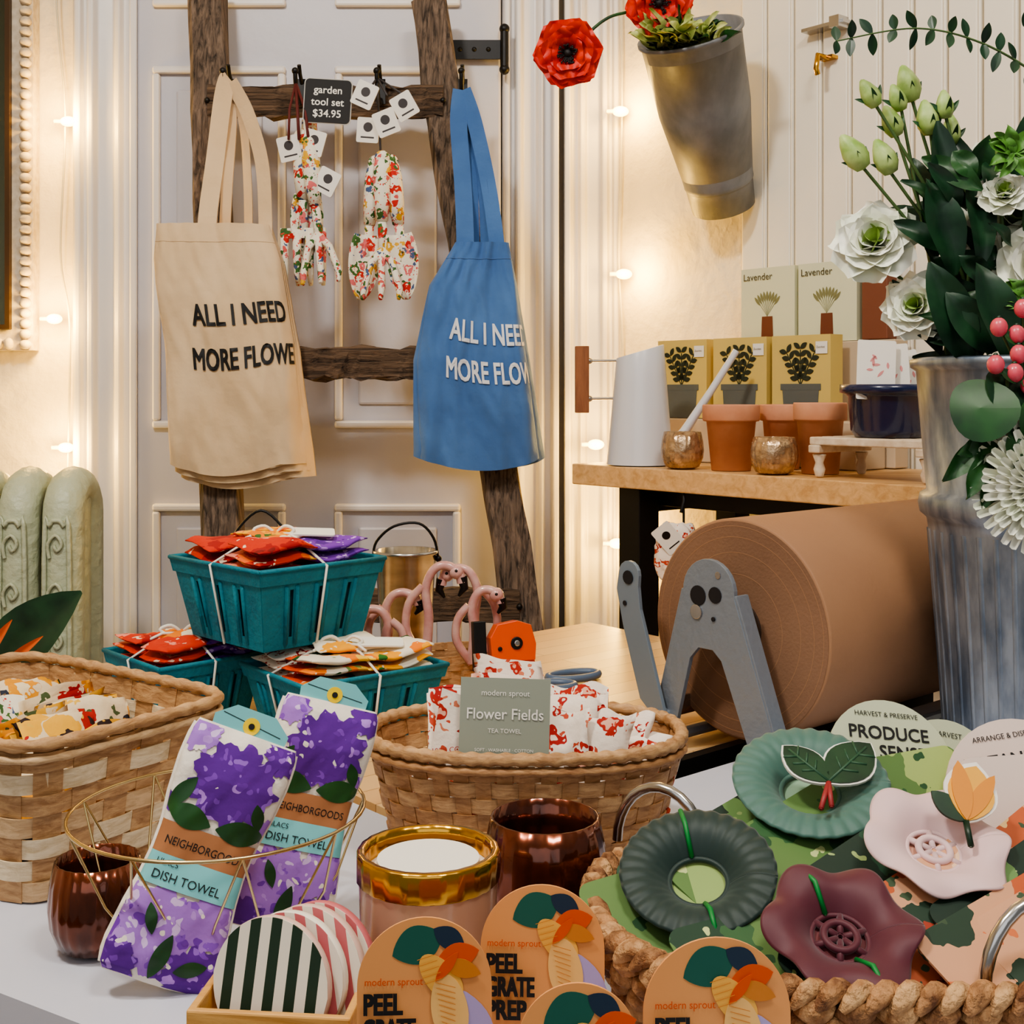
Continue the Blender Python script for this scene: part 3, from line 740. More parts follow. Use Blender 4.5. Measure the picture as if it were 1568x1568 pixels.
b.prism(circ(.011, 20, -.008, .175), MP, .001, 1, .0061); b.prism(circ(.009, 20, .016, .178), MP, .001, 1, .0061)
b.prism(circ(.008, 20, -.010, .157), MP, .002, 2, .0061); b.prism(circ(.0025, 10, .014, .152), MP, .002, 1, .0061)
b.prism(circ(.004, 10, .02, .2), MP, .001, 2, .0061)
lev = [(-.060, .03), (-.048, .04), (-.085, .15), (-.088, .175)]+[(-.103+.016*math.cos(a), .188+.016*math.sin(a)) for a in [pi*k/8 for k in range(9)]]+[(-.122, .17), (-.112, .13), (-.085, .05)]
b.prism(lev, MP @ T(0, 0, .012), .005, 3); b.prism(circ(.008, 16, -.103, .185), MP, .001, 1, .0175); b.prism(circ(.003, 16, -.108, .155), MP, .001, 1, .0175)
b.tube([MP @ V((-.055, .035, 0)), MP @ V((-.055, .035, .02))], .008, 0)
MP2 = MP @ T(0, 0, -.50)
b.prism(out, MP2, .006, 0)
for hh in (.09, -.06): b.tube([MP @ V((hh, .008, .0)), MP @ V((hh, .008, -.50))], .007, 0)
b.tube([MP @ V((.005, .135, .004)), MP @ V((.005, .135, -.50))], .006, 2)
b.box((.004, .022, .50), MP @ T(-.062, .04, -.24), 2)
b.build('paper_roll_cutter', [grey_paint, mat('hole_dark', (24, 20, 20), .9), steel, mat('lever_grey', (126, 138, 150), .4, .3)], bevel=.001)

# ------------------------------------------------------------------ flower bucket with bouquet
b = B(); M = T(.57, 1.335, .801)
prof = [(0, .004), (.092, .004), (.096, 0), (.099, .01), (.106, .12), (.116, .25), (.118, .262), (.125, .268), (.127, .278), (.125, .288), (.118, .292), (.124, .36), (.129, .422), (.135, .426), (.136, .434), (.130, .436), (.122, .36), (.10, .1), (0, .09)]
b.lathe(prof, M, 0, 96)
for k in range(40):
    a = 2*pi*k/40
    b.tube([M @ V((q*math.cos(a), q*math.sin(a), z)) for q, z in ((.0965, .02), (.1035, .12), (.1135, .25))], .0042, 0, n=6)
b.build('galvanised_bucket', [gal])
b = B(); BC = V((.56, 1.33, 1.22))
stem = 2
def st(p1, r=.002, p0=None):
    p0 = p0 or BC+V((R.uniform(-.07, .03), R.uniform(-.05, .03), -.03)); p1 = V(p1); mid = p0.lerp(p1, .5)+V((R.uniform(-.01, .02), 0, .02)); b.tube([p0, mid, p1], r, stem, n=6)
for (x, y, z, r, f) in ((.385, 1.32, 1.363, .038, (-.35, -.8, .3)), (.528, 1.30, 1.385, .050, (-.1, -.9, .3)), (.54, 1.27, 1.33, .044, (-.2, -1, .1)), (.524, 1.34, 1.447, .032, (.1, -.7, .6)), (.425, 1.31, 1.292, .030, (-.5, -.8, .1)), (.487, 1.35, 1.45, .022, (-.1, -.6, .8)), (.58, 1.3, 1.42, .04, (0, -.9, .3)), (.50, 1.26, 1.405, .022, (-.3, -.8, .5))):
    bloom(b, (x, y, z), f, r, 0, 5, .025, 3); st((x, y+.01, z-r*.5))
    for k in range(4):
        a = k*1.6; leaf(b, (x, y+.01, z-r*.55), (x+.02*math.cos(a), y+.01+.02*math.sin(a), z-r*.1), .006, 1)
for (x, z, r) in ((.361, 1.45, .017), (.396, 1.447, .016), (.377, 1.512, .013), (.405, 1.486, .014), (.424, 1.527, .016), (.438, 1.486, .015), (.455, 1.50, .012), (.412, 1.512, .012), (.47, 1.478, .013)):
    y = 1.32+R.uniform(-.02, .02); ax2 = V((x-.47, 0, .16)).normalized(); M = orient((x, y, z), ax2)
    b.lathe([(0, -1.1*r), (.45*r, -1.0*r), (.75*r, -.4*r), (.75*r, .2*r), (.5*r, .9*r), (.2*r, 1.4*r), (0, 1.5*r)], M, 3, 14, .08, 5)
    st(V((x, y, z))-ax2*r, .0018, V((.49+R.uniform(-.03, .03), 1.33, 1.24)))
    for k in range(4): leaf(b, V((x, y, z))-ax2*r, V((x, y, z))-ax2*r+M.to_3x3() @ V((.016*math.cos(k*1.6), .016*math.sin(k*1.6), .018)), .006, 4)
for (p0, p1, w) in (((.455, 1.28, 1.32), (.430, 1.27, 1.42), .042), ((.465, 1.27, 1.23), (.425, 1.25, 1.33), .046), ((.45, 1.30, 1.38), (.445, 1.28, 1.48), .036), ((.49, 1.26, 1.24), (.44, 1.25, 1.30), .04), ((.48, 1.27, 1.33), (.478, 1.28, 1.43), .034), ((.50, 1.25, 1.23), (.47, 1.24, 1.33), .042), ((.52, 1.30, 1.40), (.55, 1.30, 1.50), .034), ((.50, 1.32, 1.38), (.47, 1.32, 1.48), .03), ((.46, 1.33, 1.24), (.41, 1.32, 1.32), .03)):
    leaf(b, p0, p1, w, 1, (R.uniform(-.4, .3), -1, .2), .2, .3, wave=.06)
for k in range(130):
    p0 = V((R.uniform(.45, .60), R.uniform(1.26, 1.38), R.uniform(1.22, 1.42))); a = R.uniform(-1.4, .7); L = R.uniform(.03, .07)
    leaf(b, p0, p0+V((math.sin(a)*L, R.uniform(-.03, .03), math.cos(a)*L)), R.uniform(.016, .028), (1, 1, 4)[k % 3], (R.uniform(-.6, .6), -1, .3), .2, .25, wave=.08)
for (cx, cz) in ((.505, 1.44), (.52, 1.295), (.555, 1.46)):
    for k in range(14):
        a = R.uniform(0, 2*pi); leaf(b, (cx, 1.25, cz), (cx+.028*math.cos(a), 1.24, cz+.028*math.sin(a)), .014, 6, (R.uniform(-.5, .5), -1, .3), .2, .3, wave=.15)
def roundleaf(c, r, nrm, mi=4):
    M = orient(c, nrm); b.sheet(lambda u, v: V((r*v*math.cos(2*pi*u)*(1+.12*math.cos(2*pi*u)), r*v*math.sin(2*pi*u), .12*r*v*v*math.cos(4*pi*u)-.1*r*v)), 24, 4, mi, M=M)
roundleaf((.442, 1.17, 1.185), .032, (-.2, -1, .4)); roundleaf((.472, 1.18, 1.20), .026, (.3, -1, .5), 1); roundleaf((.50, 1.17, 1.17), .026, (.1, -1, .2), 4)
for (p0, p1) in (((.46, 1.19, 1.16), (.41, 1.18, 1.115)), ((.46, 1.19, 1.15), (.43, 1.17, 1.10)), ((.47, 1.19, 1.16), (.425, 1.18, 1.14)), ((.48, 1.18, 1.17), (.47, 1.16, 1.13)), ((.47, 1.19, 1.14), (.445, 1.17, 1.09))): leaf(b, p0, p1, .022, 4, wave=.15)
b.tube([(.50, 1.22, 1.24), (.475, 1.185, 1.22), (.465, 1.185, 1.16)], .002, 2)
M = orient((.500, 1.165, 1.112), (-.25, -1, .15))
for l in range(7):
    n = 12+l*5; f = (l+1)/7
    for k in range(n): petal(b, M @ T(0, 0, -.012), .026+.042*f, .010, .1+1.45*f, -.35, 0 if l > 0 else 3, .4, 0, 2*pi*k/n+l*.3+R.random()*.1, .001, 2)
b.tube([(.54, 1.25, 1.24), (.51, 1.19, 1.20), (.505, 1.18, 1.12)], .003, 2)
for (x, y, z) in ((.467, 1.19, 1.262), (.484, 1.185, 1.236), (.460, 1.18, 1.226), (.49, 1.19, 1.28), (.492, 1.18, 1.206), (.478, 1.18, 1.218), (.50, 1.19, 1.252), (.484, 1.19, 1.255)):
    b.sphere((x, y, z), .0082, 5, 9, sc=(1, 1, 1.15)); b.sphere((x, y, z+.009), .0025, 1, 5); b.tube([(x, y, z), (.50, 1.21, 1.21)], .0013, 2, n=5)
    leaf(b, (x+.004, y, z-.004), (x+.018, y-.004, z-.018), .010, 4)
def euc(pts):
    L = spline(pts, 8)
    b.tube(L, lambda i: .0020*(1-i/len(L)*.6), 2, n=6)
    for i in range(len(L)//3, len(L), 2):
        for sg in (-1, 1):
            q = L[i]; e = q+V((R.uniform(-.014, .006), R.uniform(-.014, .014), sg*R.uniform(.012, .022))); leaf(b, q, e, .010, 1, (R.uniform(-.8, .8), -1, 0), .1, .05)
euc([(.60, 1.32, 1.24), (.66, 1.33, 1.38), (.63, 1.31, 1.47), (.56, 1.30, 1.525), (.49, 1.29, 1.562), (.42, 1.29, 1.578), (.335, 1.28, 1.562)])
euc([(.60, 1.32, 1.24), (.66, 1.33, 1.45), (.63, 1.31, 1.56), (.58, 1.30, 1.60), (.535, 1.29, 1.60)])
b.build('flower_bouquet', [petal_w, dgrn, mat('stem_green', (70, 96, 50), .6), budgrn, grn, berry_m, mat('sprig_green', (80, 128, 50), .5)])

# ------------------------------------------------------------------ berry baskets
def berry(near, ang, w1, w2, h, z0, fabrics, seed, order=(0, 1, 2, 0, 1), bow=True):
    b = B(); e1 = V((math.cos(ang), math.sin(ang), 0)); e2 = V((-math.sin(ang), math.cos(ang), 0))
    c = V((near[0], near[1], 0))+e1*w1/2+e2*w2/2
    def co(sc, z): return [c+e1*(a*w1/2*sc)+e2*(q*w2/2*sc)+V((0, 0, z)) for a, q in ((-1, -1), (1, -1), (1, 1), (-1, 1))]
    rim = co(1, z0+h); base = co(.8, z0+.001); nf = len(fabrics); sh = nf+2
    for k in range(4):
        Ar, Br, Ab, Bb = rim[k], rim[(k+1) % 4], base[k], base[(k+1) % 4]
        def pt(s, t, o=0):
            p = Ab.lerp(Bb, s).lerp(Ar.lerp(Br, s), t)
            if o: p = p+(p-V((c.x, c.y, p.z))).normalized()*o
            return p
        def q(s0, s1, t0, t1, o=0, mi=0): b.add([pt(s0, t0, o), pt(s1, t0, o), pt(s1, t1, o), pt(s0, t1, o)], [[0, 1, 2, 3]], mi, False)
        q(0, 1, 0, .14); q(0, 1, .74, 1); N = 4
        for i in range(N):
            g = .016; q(i/N+(g if i else 0), (i+1)/N-(g if i < N-1 else 0), .14, .74)
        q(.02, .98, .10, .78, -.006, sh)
        for i in range(1, N):
            b.tube([pt(i/N-.045, .06, .001), pt(i/N-.045, .78, .001)], .0022, 0, n=5); b.tube([pt(i/N+.045, .06, .001), pt(i/N+.045, .78, .001)], .0022, 0, n=5)
        q(-.006, 1.006, .82, 1.0, .003); b.tube([pt(-.006, 1, .003), pt(1.006, 1, .003)], .0022, 0, n=6)
    b.add(base, [[0, 1, 2, 3]], 0, False)
    lump(b, c+V((0, 0, z0+h*.5)), (w1*.78, w2*.78, h*.7), ang, 1, .03, seed)
    offs = [(-.23, .23), (.0, 0), (.22, -.22), (.23, .23), (-.22, -.22)]
    for i in range(5):
        o = offs[i]; cc = c+e1*(o[0]*w1)+e2*(o[1]*w2)+V((0, 0, z0+h*(1.06 if i != 1 else 1.13))); aa = ang+R.uniform(-.15, .15)
        Mf = frame(cc-V((-math.sin(aa), math.cos(aa), 0))*w2*.20, (math.cos(aa), math.sin(aa), R.uniform(-.10, .10)), (-math.sin(aa), math.cos(aa), R.uniform(-.10, .10)))
        folded(b, Mf, w1*.46, w2*.42, h*.30, 1+order[i], seed+i*3.3, 3, .9)
    if bow:
        s_ = .5; hz = z0+h*1.30
        b.tube([base[0].lerp(base[1], s_)-e2*.004, rim[0].lerp(rim[1], s_)-e2*.006, c-e2*w2*.25+V((0, 0, z0+h*1.24)), c+V((0, 0, hz)), rim[3].lerp(rim[2], s_)+e2*.004, base[3].lerp(base[2], s_)+e2*.003], .0010, 1+nf, n=5)
        b.tube([base[0].lerp(base[3], .5)-e1*.004, rim[0].lerp(rim[3], .5)-e1*.006, c-e1*w1*.25+V((0, 0, z0+h*1.24)), c+V((0, 0, hz)), rim[1].lerp(rim[2], .5)+e1*.004, base[1].lerp(base[2], .5)+e1*.003], .0010, 1+nf, n=5)
        t = c+V((0, -.01, hz+.001))
        for sg in (-1, 1):
            b.tube(spline([t, t+V((sg*.012, -.005, .010)), t+V((sg*.024, -.01, .006)), t+V((sg*.014, -.008, -.001)), t], 4), .0014, 1+nf, n=5)
            b.tube([t, t+V((sg*.02, -.015, .002)), t+V((sg*.030, -.028, -.002))], .0012, 1+nf, n=5)
        b.prism(rrect(.05, .022, .003), frame(t+V((.045, .0, .002)), (1, .2, -.05), (0, 1, .25)), .001, 1+nf)
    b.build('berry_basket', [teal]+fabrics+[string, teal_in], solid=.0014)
berry((-.225, 1.345), .658, .185, .15, .080, .80, [fl_green, fl_mari, fl_red], 11, (2, 0, 0, 1, 0))
berry((-.405, 1.43), .74, .135, .145, .080, .80, [fl_orange, fl_mari, fl_purple], 23, (0, 1, 2, 1, 0))
berry((-.277, 1.365), .785, .172, .188, .094, .907, [fl_orange, fl_mari, fl_purple], 5, (0, 1, 2, 2, 0))

b = B(); M = T(-.150, 1.75, .801)
b.lathe([(0, 0), (.03, 0), (.032, .01), (.043, .17), (.046, .172), (.046, .176), (.041, .176), (.03, .02), (0, .02)], M, 0, 36)
b.tube(spline([(-.196, 1.75, .965), (-.19, 1.74, .99), (-.165, 1.735, 1.012), (-.13, 1.735, 1.016), (-.11, 1.74, .995), (-.104, 1.75, .965)], 5), .002, 1)
for x in (-.196, -.104): b.sphere((x, 1.75, .965), .005, 1, 6)
b.build('metal_pail', [mat('pail_steel', (206, 206, 206), .2, .95, c2=(170, 170, 168), vs=(20, 20, 60)), black])
b = B(); M = T(-.36, 1.78, .801)
b.lathe([(0, 0), (.03, 0), (.032, .01), (.043, .17), (.046, .176), (.041, .176), (.03, .02), (0, .02)], M, 0, 36)
b.tube(spline([(-.406, 1.78, .965), (-.395, 1.78, 1.0), (-.36, 1.78, 1.03), (-.325, 1.78, 1.0), (-.314, 1.78, .965)], 5), .002, 1)
b.build('metal_pail', [mat('pail_steel2', (196, 190, 180), .2, .95), black])

pinkm = mat('flamingo_pink', (190, 136, 130), .3, c2=(206, 164, 156), vs=(60, 60, 60), coat=.4)
b = B()
P = Path(-.085, 1.64, .075, .045, 3, .3)
weave(b, P, 24, 6, .801, .86, .85, [2], 2, .0015, .001)
def flamingo(x, y, h, fl, s=1):
    z0 = .85
    pts = spline([(x+fl*p*s, y, z0+q) for p, q in [(0, 0), (.004, h*.45), (.0, h*.75), (.010, h*.95), (.026, h*1.0), (.042, h*.93), (.047, h*.82)]], 4)
    b.tube(pts, lambda i: .0068-.001*math.sin(pi*i/len(pts)), 0, n=10)
    hx = x+fl*.047*s; b.sphere((x+fl*.04*s, y, z0+h*.93), .0095, 0, 8)
    b.tube([(hx, y, z0+h*.88), (hx+fl*.003, y, z0+h*.76), (hx-fl*.004, y, z0+h*.68)], [.007, .0055, .002], 1, n=8)
    b.sphere((x+fl*.04*s, y-.008, z0+h*.95), .0022, 1, 6)
    b.tube(spline([(x, y, z0), (x-fl*.024*s, y, z0+h*.3), (x-fl*.022*s, y, z0+h*.6), (x-fl*.004, y, z0+h*.78)], 4), .0055, 0, n=8)
flamingo(-.112, 1.61, .125, 1); flamingo(-.045, 1.62, .12, -1); flamingo(-.165, 1.62, .088, 1, .9); flamingo(-.160, 1.60, .070, -1, .8); flamingo(-.052, 1.60, .095, 1, .8)
b.build('flamingo_scissors_basket', [pinkm, black, splint2])

orange = mat('orange_plastic', (220, 78, 10), .4, coat=.3)
b = B(); M = frame((.000, 1.56, .862), (1, .3, 0), (0, .15, 1))
b.prism([(-.028, .0), (.028, .0), (.030, .02), (.024, .044), (.006, .050), (-.020, .046), (-.030, .03)], M, .02, 0, -.01)
b.prism([(.010, 0), (.028, -.0), (.050, -.060), (.038, -.060)], M, .014, 0, -.008); b.prism([(-.028, .0), (-.012, 0), (-.02, -.060), (-.034, -.060)], M, .014, 0, -.008)
b.prism(circ(.008, 16, .004, .022), M, .002, 1, .01); b.prism(circ(.004, 10, .004, .022), M, .002, 2, .012); b.prism(circ(.003, 10, -.018, .016), M, .002, 1, .01)
b.box((.016, .062, .014), M @ T(-.042, .02, .0), 1)
b.build('orange_pruner', [orange, black, steel], bevel=.002)
b = B(); sb = mat('scissor_blue', (84, 104, 130), .4)
for (cx, cy, r1, r2, an) in ((.048, 1.66, .036, .020, .1), (.085, 1.72, .038, .020, .45)):
    b.tube([(cx+r1*math.cos(a)*math.cos(an)-r2*math.sin(a)*math.sin(an), cy+r1*math.cos(a)*math.sin(an)+r2*math.sin(a)*math.cos(an), .807) for a in [2*pi*k/28 for k in range(28)]], .0055, 0, True)
b.prism([(.02, -.006), (.02, .006), (-.10, .002), (-.12, -.004)], frame((.00, 1.665, .802), (1, .1, 0), (0, 1, 0)), .003, 1); b.prism([(.02, -.006), (.02, .006), (-.10, .002), (-.12, -.004)], frame((.025, 1.68, .805), (1, .45, 0), (0, 1, 0)), .003, 1)
b.sphere((.0, 1.67, .808), .006, 1, 8)
b.build('scissors', [sb, steel])

# ------------------------------------------------------------------ woven baskets
def rimtube(b, P, z, r, mi, N, tw, sc=1):
    b.tube([P.at(i/N, sc, .001, z) for i in range(N)], lambda i: r*(1+.13*math.sin(2*pi*tw*i/N)), mi, True, 10)
b = B(); P = Path(-.4326, 1.105, .106, .155, 7, .957)
weave(b, P, 30, 7, .801, .925, .86, [0, 1, 2], 1, .0018)
rimtube(b, P, .930, .0052, 1, 480, 44); rimtube(b, P, .919, .003, 0, 480, 40, 1.01)
b.tube([P.at(.0+.01*k, 1, .004, .87+.045*math.sin(pi*k/8)) for k in range(9)], .004, 1)
for i, (x, y, a) in enumerate(((-.345, 1.035, .9), (-.385, 1.065, 1.0), (-.425, 1.09, .85), (-.465, 1.115, 1.0), (-.505, 1.145, .9), (-.38, 1.13, 1.0), (-.42, 1.165, .9), (-.46, 1.19, 1.0))):
    Mf = frame((x, y, .86+.004*(i % 2)), (math.cos(a), math.sin(a), .1*(-1)**i), (-.45, .2, 1) if i % 2 else (-.1, -.3, 1))
    folded(b, Mf, .075, .060, .024, 3 if i != 3 else 4, i*4.1, 4)
lump(b, (-.43, 1.10, .845), (.15, .22, .09), .957, 3, .02, 1)
b.build('splint_basket', [splint, splint2, splintw, fl_yel, fl_tool])

b = B(); P = Path(.012, 1.090, .135, .088, 2.4, 0)
weave(b, P, 40, 7, .801, .897, .84, [0, 1], 1, .0018)
rimtube(b, P, .903, .0055, 0, 480, 54); rimtube(b, P, .893, .0032, 1, 480, 50, 1.015)
b.build('oval_splint_basket', [splint2, woodm('splint_tan', (150, 104, 64), (188, 144, 98), (50, 50, 200), .6, .35)])
b = B()
lump(b, (.012, 1.09, .855), (.20, .12, .08), 0, 0, .03, 1)
for i, (x, y, z, w, h, a, ln) in enumerate(((-.040, 1.060, .850, .062, .098, .1, -.1), (-.006, 1.095, .855, .062, .108, -.1, .05), (.042, 1.055, .845, .050, .100, -.35, .12), (.055, 1.095, .85, .055, .088, -.2, .25), (.074, 1.05, .84, .045, .090, -.5, .25), (.095, 1.075, .84, .045, .078, -.4, .4), (.110, 1.065, .84, .036, .066, -.6, .55))):
    folded(b, frame((x, y, z), (math.cos(a), math.sin(a), 0), (ln, .12, 1)), w, h, .036, 0, i*5.7+1, 3, 1.3)
M = frame((-.006, 1.020, .929), (1, 0, -.03), (0, .12, 1))
b.prism([(-.037, -.035), (.037, -.035), (.037, .035), (-.037, .035)], M, .0012, 1)
b.text('modern sprout', .0065, M @ T(0, .021, .0013), 2, 'CENTER'); b.text('Flower Fields', .0125, M @ T(0, .002, .0013), 2, 'CENTER', .0001, .95); b.text('TEA TOWEL', .005, M @ T(0, -.009, .0013), 2, 'CENTER')
b.text('SOFT · WASHABLE · COTTON', .0036, M @ T(0, -.024, .0013), 2, 'CENTER')
M2 = frame((-.052, 1.026, .925), (1, .1, 0.05), (0, .15, 1)); b.prism([(-.02, -.035), (.02, -.035), (.018, .02), (-.004, .03)], M2, .001, 0); b.text('100% COTTON', .006, M2 @ T(-.016, -.022, .0013), 3)
b.build('tea_towel_bundle', [fl_red, mat('label_sage', (146, 152, 138), .6), white, mat('ink_red', (180, 60, 50), .6)])

# ------------------------------------------------------------------ leafy plant by the radiator
b = B(); M = T(-.64, 1.42, .801)
b.lathe([(0, 0), (.04, 0), (.055, .07), (.058, .07), (.058, .08), (.05, .08), (.045, .06), (0, .06)], M, 1, 32)
for (p0, p1, w) in (((-.575, 1.32, .880), (-.452, 1.29, .992), .070), ((-.64, 1.40, .87), (-.62, 1.36, .99), .045), ((-.64, 1.42, .87), (-.70, 1.45, 1.0), .05), ((-.64, 1.42, .87), (-.76, 1.4, .96), .05), ((-.60, 1.35, .87), (-.50, 1.31, .925), .05)):
    leaf(b, p0, p1, w, 0, (-.2, -1, .35), .12, .1)
b.tube([(-.64, 1.42, .85), (-.61, 1.37, .86), (-.575, 1.32, .882)], .003, 0)
leaf(b, (-.56, 1.30, .905), (-.515, 1.27, .965), .012, 2); leaf(b, (-.54, 1.30, .905), (-.485, 1.275, .948), .010, 2)
b.build('potted_plant', [dgrn, terracotta, mat('bract_orange', (216, 96, 40), .5)])

# ------------------------------------------------------------------ lilac dish towels
purple = floral('lilac_print', (92, 34, 140), [(130, .36, [(122, 66, 174), (174, 126, 212), (104, 46, 154), (146, 96, 194)]), (80, .20, [(232, 222, 210), (92, 34, 140)])], bump=.15)
pale_l = floral('lilac_print_pale', (160, 112, 198), [(110, .40, [(114, 56, 166), (206, 178, 224), (178, 134, 210), (134, 80, 184)]), (80, .20, [(232, 222, 210), (150, 100, 190)])], bump=.15)
cloth_w = mat('towel_cotton', (232, 223, 210), .9, bump=.3, bs=50)
kraft_b = mat('kraft_band', (172, 116, 76), .75); aqua = mat('label_aqua', (120, 190, 194), .7); sun = mat('sun_yellow', (240, 204, 24), .7)
def dishtowel(bot, top, w, seed, xd):
    b = B(); bot, top = V(bot), V(top); H = (top-bot).length; M = frame(bot, xd, top-bot)
    sg = lambda x, p: math.copysign(abs(x)**p, x)
    wt = [(0, .94), (.03, 1.04), (.10, 1.08), (.25, 1.02), (.36, .94), (.47, .90), (.58, .92), (.70, 1.02), (.85, 1.08), (.96, 1.06), (1, 1.0)]
    tt = [(0, .30), (.03, .8), (.10, 1.1), (.30, 1.0), (.47, .78), (.60, .9), (.80, 1.15), (.94, .85), (1, .30)]
    TH = .025
    def surf(x, y, off=0):
        """front surface of the puffed, wrapped cloth"""
        t = min(max(y/H, 0), 1); hw = w/2*lerp(wt, t); q = min(abs(x)/hw, .999); c = q**(1/.55)
        z = TH/2*lerp(tt, t)*max(1-c*c, 0)**.35
        wr = .0016*noise.noise(V((x*55+seed, y*26, 1)))+.0010*noise.noise(V((x*110-y*60, y*50, seed)))+.0012*math.sin(x*120+y*35+seed)*abs(2*t-1)
        return V((x, y, z+wr+off))
    NX, NY = 24, 44; secs = []
    for j in range(NY+1):
        y = H*j/NY; t = j/NY; hw = w/2*lerp(wt, t)
        fr = [surf(hw*.999*math.sin(pi/2*(2*i/NX-1)), y) for i in range(NX+1)]
        bk = [V((p.x*.99, p.y, -abs(p.z)*.8-.001)) for p in reversed(fr)]
        secs.append(fr+bk)
    b.loft(secs, 0, True, True, M)
    for s_ in (-1, 1):   # visible fold edges down both sides
        for k in range(3): b.tube([M @ V((s_*w/2*lerp(wt, t)*(1.0-.01*k), H*t, -.002-.0028*k+.001*math.sin(9*t+k))) for t in [.02+.96*i/20 for i in range(21)]], .0018, (0, 2, 0)[k], n=6)
    def decal(fr_, mi, k, nu=60, nv=8):
        b.sheet(lambda u, v: surf(*fr_(u, v), .0006+.0002*k), nu, nv, mi, True, M)
    def clampx(x, y): m_ = w/2*lerp(wt, min(max(y/H, 0), 1))*.985; return max(-m_, min(m_, x))
    def blob(cx, cy, r, mi, k=0):
        def fr_(u, v):
            a = 2*pi*u; rr = r*v*(1+v*(.09*math.sin(9*a+seed+cx*90)+.06*math.sin(17*a+1)+.04*math.sin(29*a))); y = max(.001, min(H*.992, cy+rr*.92*math.sin(a)))
            return clampx(cx+rr*math.cos(a), y), y
        decal(fr_, mi, k, 80, 8)
    def lf(L, W_, ang, x0, y0, k=3):
        def fr_(u, v):
            yy = (v-.5)*W_*math.sin(pi*min(max(u, .01), .99))**.8; x = x0+u*L*math.cos(ang)-yy*math.sin(ang); y = max(.001, min(H*.992, y0+u*L*math.sin(ang)+yy*math.cos(ang)))
            return clampx(x, y), y
        decal(fr_, 3, k, 14, 6)
    blob(.002, H*.79, w*.41, 1, 3); blob(-w*.44, H*.95, w*.20, 2, 1); blob(w*.42, H*.96, w*.20, 1, 2); blob(w*.5, H*.66, w*.12, 2, 1); blob(-w*.5, H*.66, w*.10, 1, 1)
    blob(-w*.18, H*.19, w*.42, 2, 1); blob(w*.34, H*.06, w*.30, 1, 3); blob(w*.30, H*.27, w*.27, 2, 2); blob(-w*.42, H*.04, w*.22, 1, 4)
    lf(.034, .016, .12, .002, H*.612, 5); lf(.032, .016, 3.0, -.002, H*.614, 5); lf(.026, .011, 1.1, -.034, H*.64, 4); lf(.018, .009, 2.0, .030, H*.655, 4)
    lf(.022, .010, .4, .010, .012, 6); lf(.030, .011, 1.4, -.004, .004, 6); lf(.020, .008, 2.0, -.012, .030, 6)
    def strip(y0, y1, mi, k, off):
        def fr2(u, v):
            y = y0+(y1-y0)*v; m_ = w/2*lerp(wt, y/H)*1.002; p = surf(m_*.998*math.sin(pi/2*(2*u-1)), y, off); return p
        b.sheet(fr2, 30, 6, mi, True, M)
    strip(H*.46, H*.590, 4, 0, .0012); strip(H*.350, H*.468, 5, 0, .0018)
    b.text('NEIGHBORGOODS', .0075, None, 7, 'LEFT', 0, width=w*.76, fn=lambda x, y: M @ surf(x-w*.38, y+H*.508, .0016))
    b.text('LILACS', .0050, None, 7, 'LEFT', 0, fn=lambda x, y: M @ surf(x-w*.38, y+H*.430, .0024)); b.text('DISH TOWEL', .0080, None, 7, 'LEFT', 0, width=w*.66, fn=lambda x, y: M @ surf(x-w*.38, y+H*.374, .0024))
    Mh = M @ T(0, H*.955, 0)
    b.prism([(-w*.36, 0), (w*.36, 0), (w*.38, .014), (w*.2, .024), (-w*.2, .024), (-w*.38, .014)], Mh, .0012, 5, .001)
    b.prism(circ(.006, 20, 0, .013), Mh, .0006, 6, .0023); b.prism(circ(.0022, 14, 0, .013), Mh, .0006, 7, .003)
    b.prism([(-.022, .0165), (.022, .0115), (.022, .0120), (-.022, .017)], Mh, .0003, 7, .0022)
    b.build('lilac_dish_towel', [cloth_w, purple, pale_l, grn, kraft_b, aqua, sun, ink])
dishtowel((-.240, .824, .8075), (-.170, .880, .950), .072, 1.3, (1, .18, -.42))
dishtowel((-.172, .902, .808), (-.124, .952, .958), .070, 4.7, (1, .25, -.30))

b = B(); wc = (-.215, .91)
def ring(r, z, n=48, el=1): return [(wc[0]+r*math.cos(2*pi*k/n), wc[1]+r*el*math.sin(2*pi*k/n), z) for k in range(n)]
b.tube(ring(.106, .895), .0014, 0, True, 6); b.tube(ring(.058, .803), .0013, 0, True, 6)
for k in range(9):
    a = 2*pi*k/9+.2
    for sg in (-1, 1):
        b.tube([(wc[0]+.106*math.cos(a), wc[1]+.106*math.sin(a), .895), (wc[0]+.086*math.cos(a+sg*.17), wc[1]+.086*math.sin(a+sg*.17), .845), (wc[0]+.058*math.cos(a+sg*.35), wc[1]+.058*math.sin(a+sg*.35), .803)], .0010, 0, n=5)
b.build('wire_basket', [brasswire])

votive('copper_cup', -.298, .892, .801, .034, .064, copper, .012)
votive('copper_cup', .024, .905, .801, .046, .090, copper, .006)

b = B(); M = T(-.054, .80, .801)
b.lathe([(0, 0), (.036, 0), (.040, .004), (.0435, .03), (.0445, .082), (.0450, .086)], M, 0, 64)
b.lathe([(.0450, .086), (.0460, .087), (.0460, .103), (.0450, .105), (.041, .105), (.040, .100), (.040, .090)], M, 1, 96, .006, 24)
b.lathe([(.040, .092), (.0, .092)], M, 2, 48); b.prism(circ(.033, 40), M, .004, 3, .095)
b.build('jar_candle', [mat('blush_glass', (206, 168, 142), .22, coat=.6, c2=(188, 146, 122), vs=(8, 8, 8)), gold, mat('wax', (222, 206, 192), .5), white])

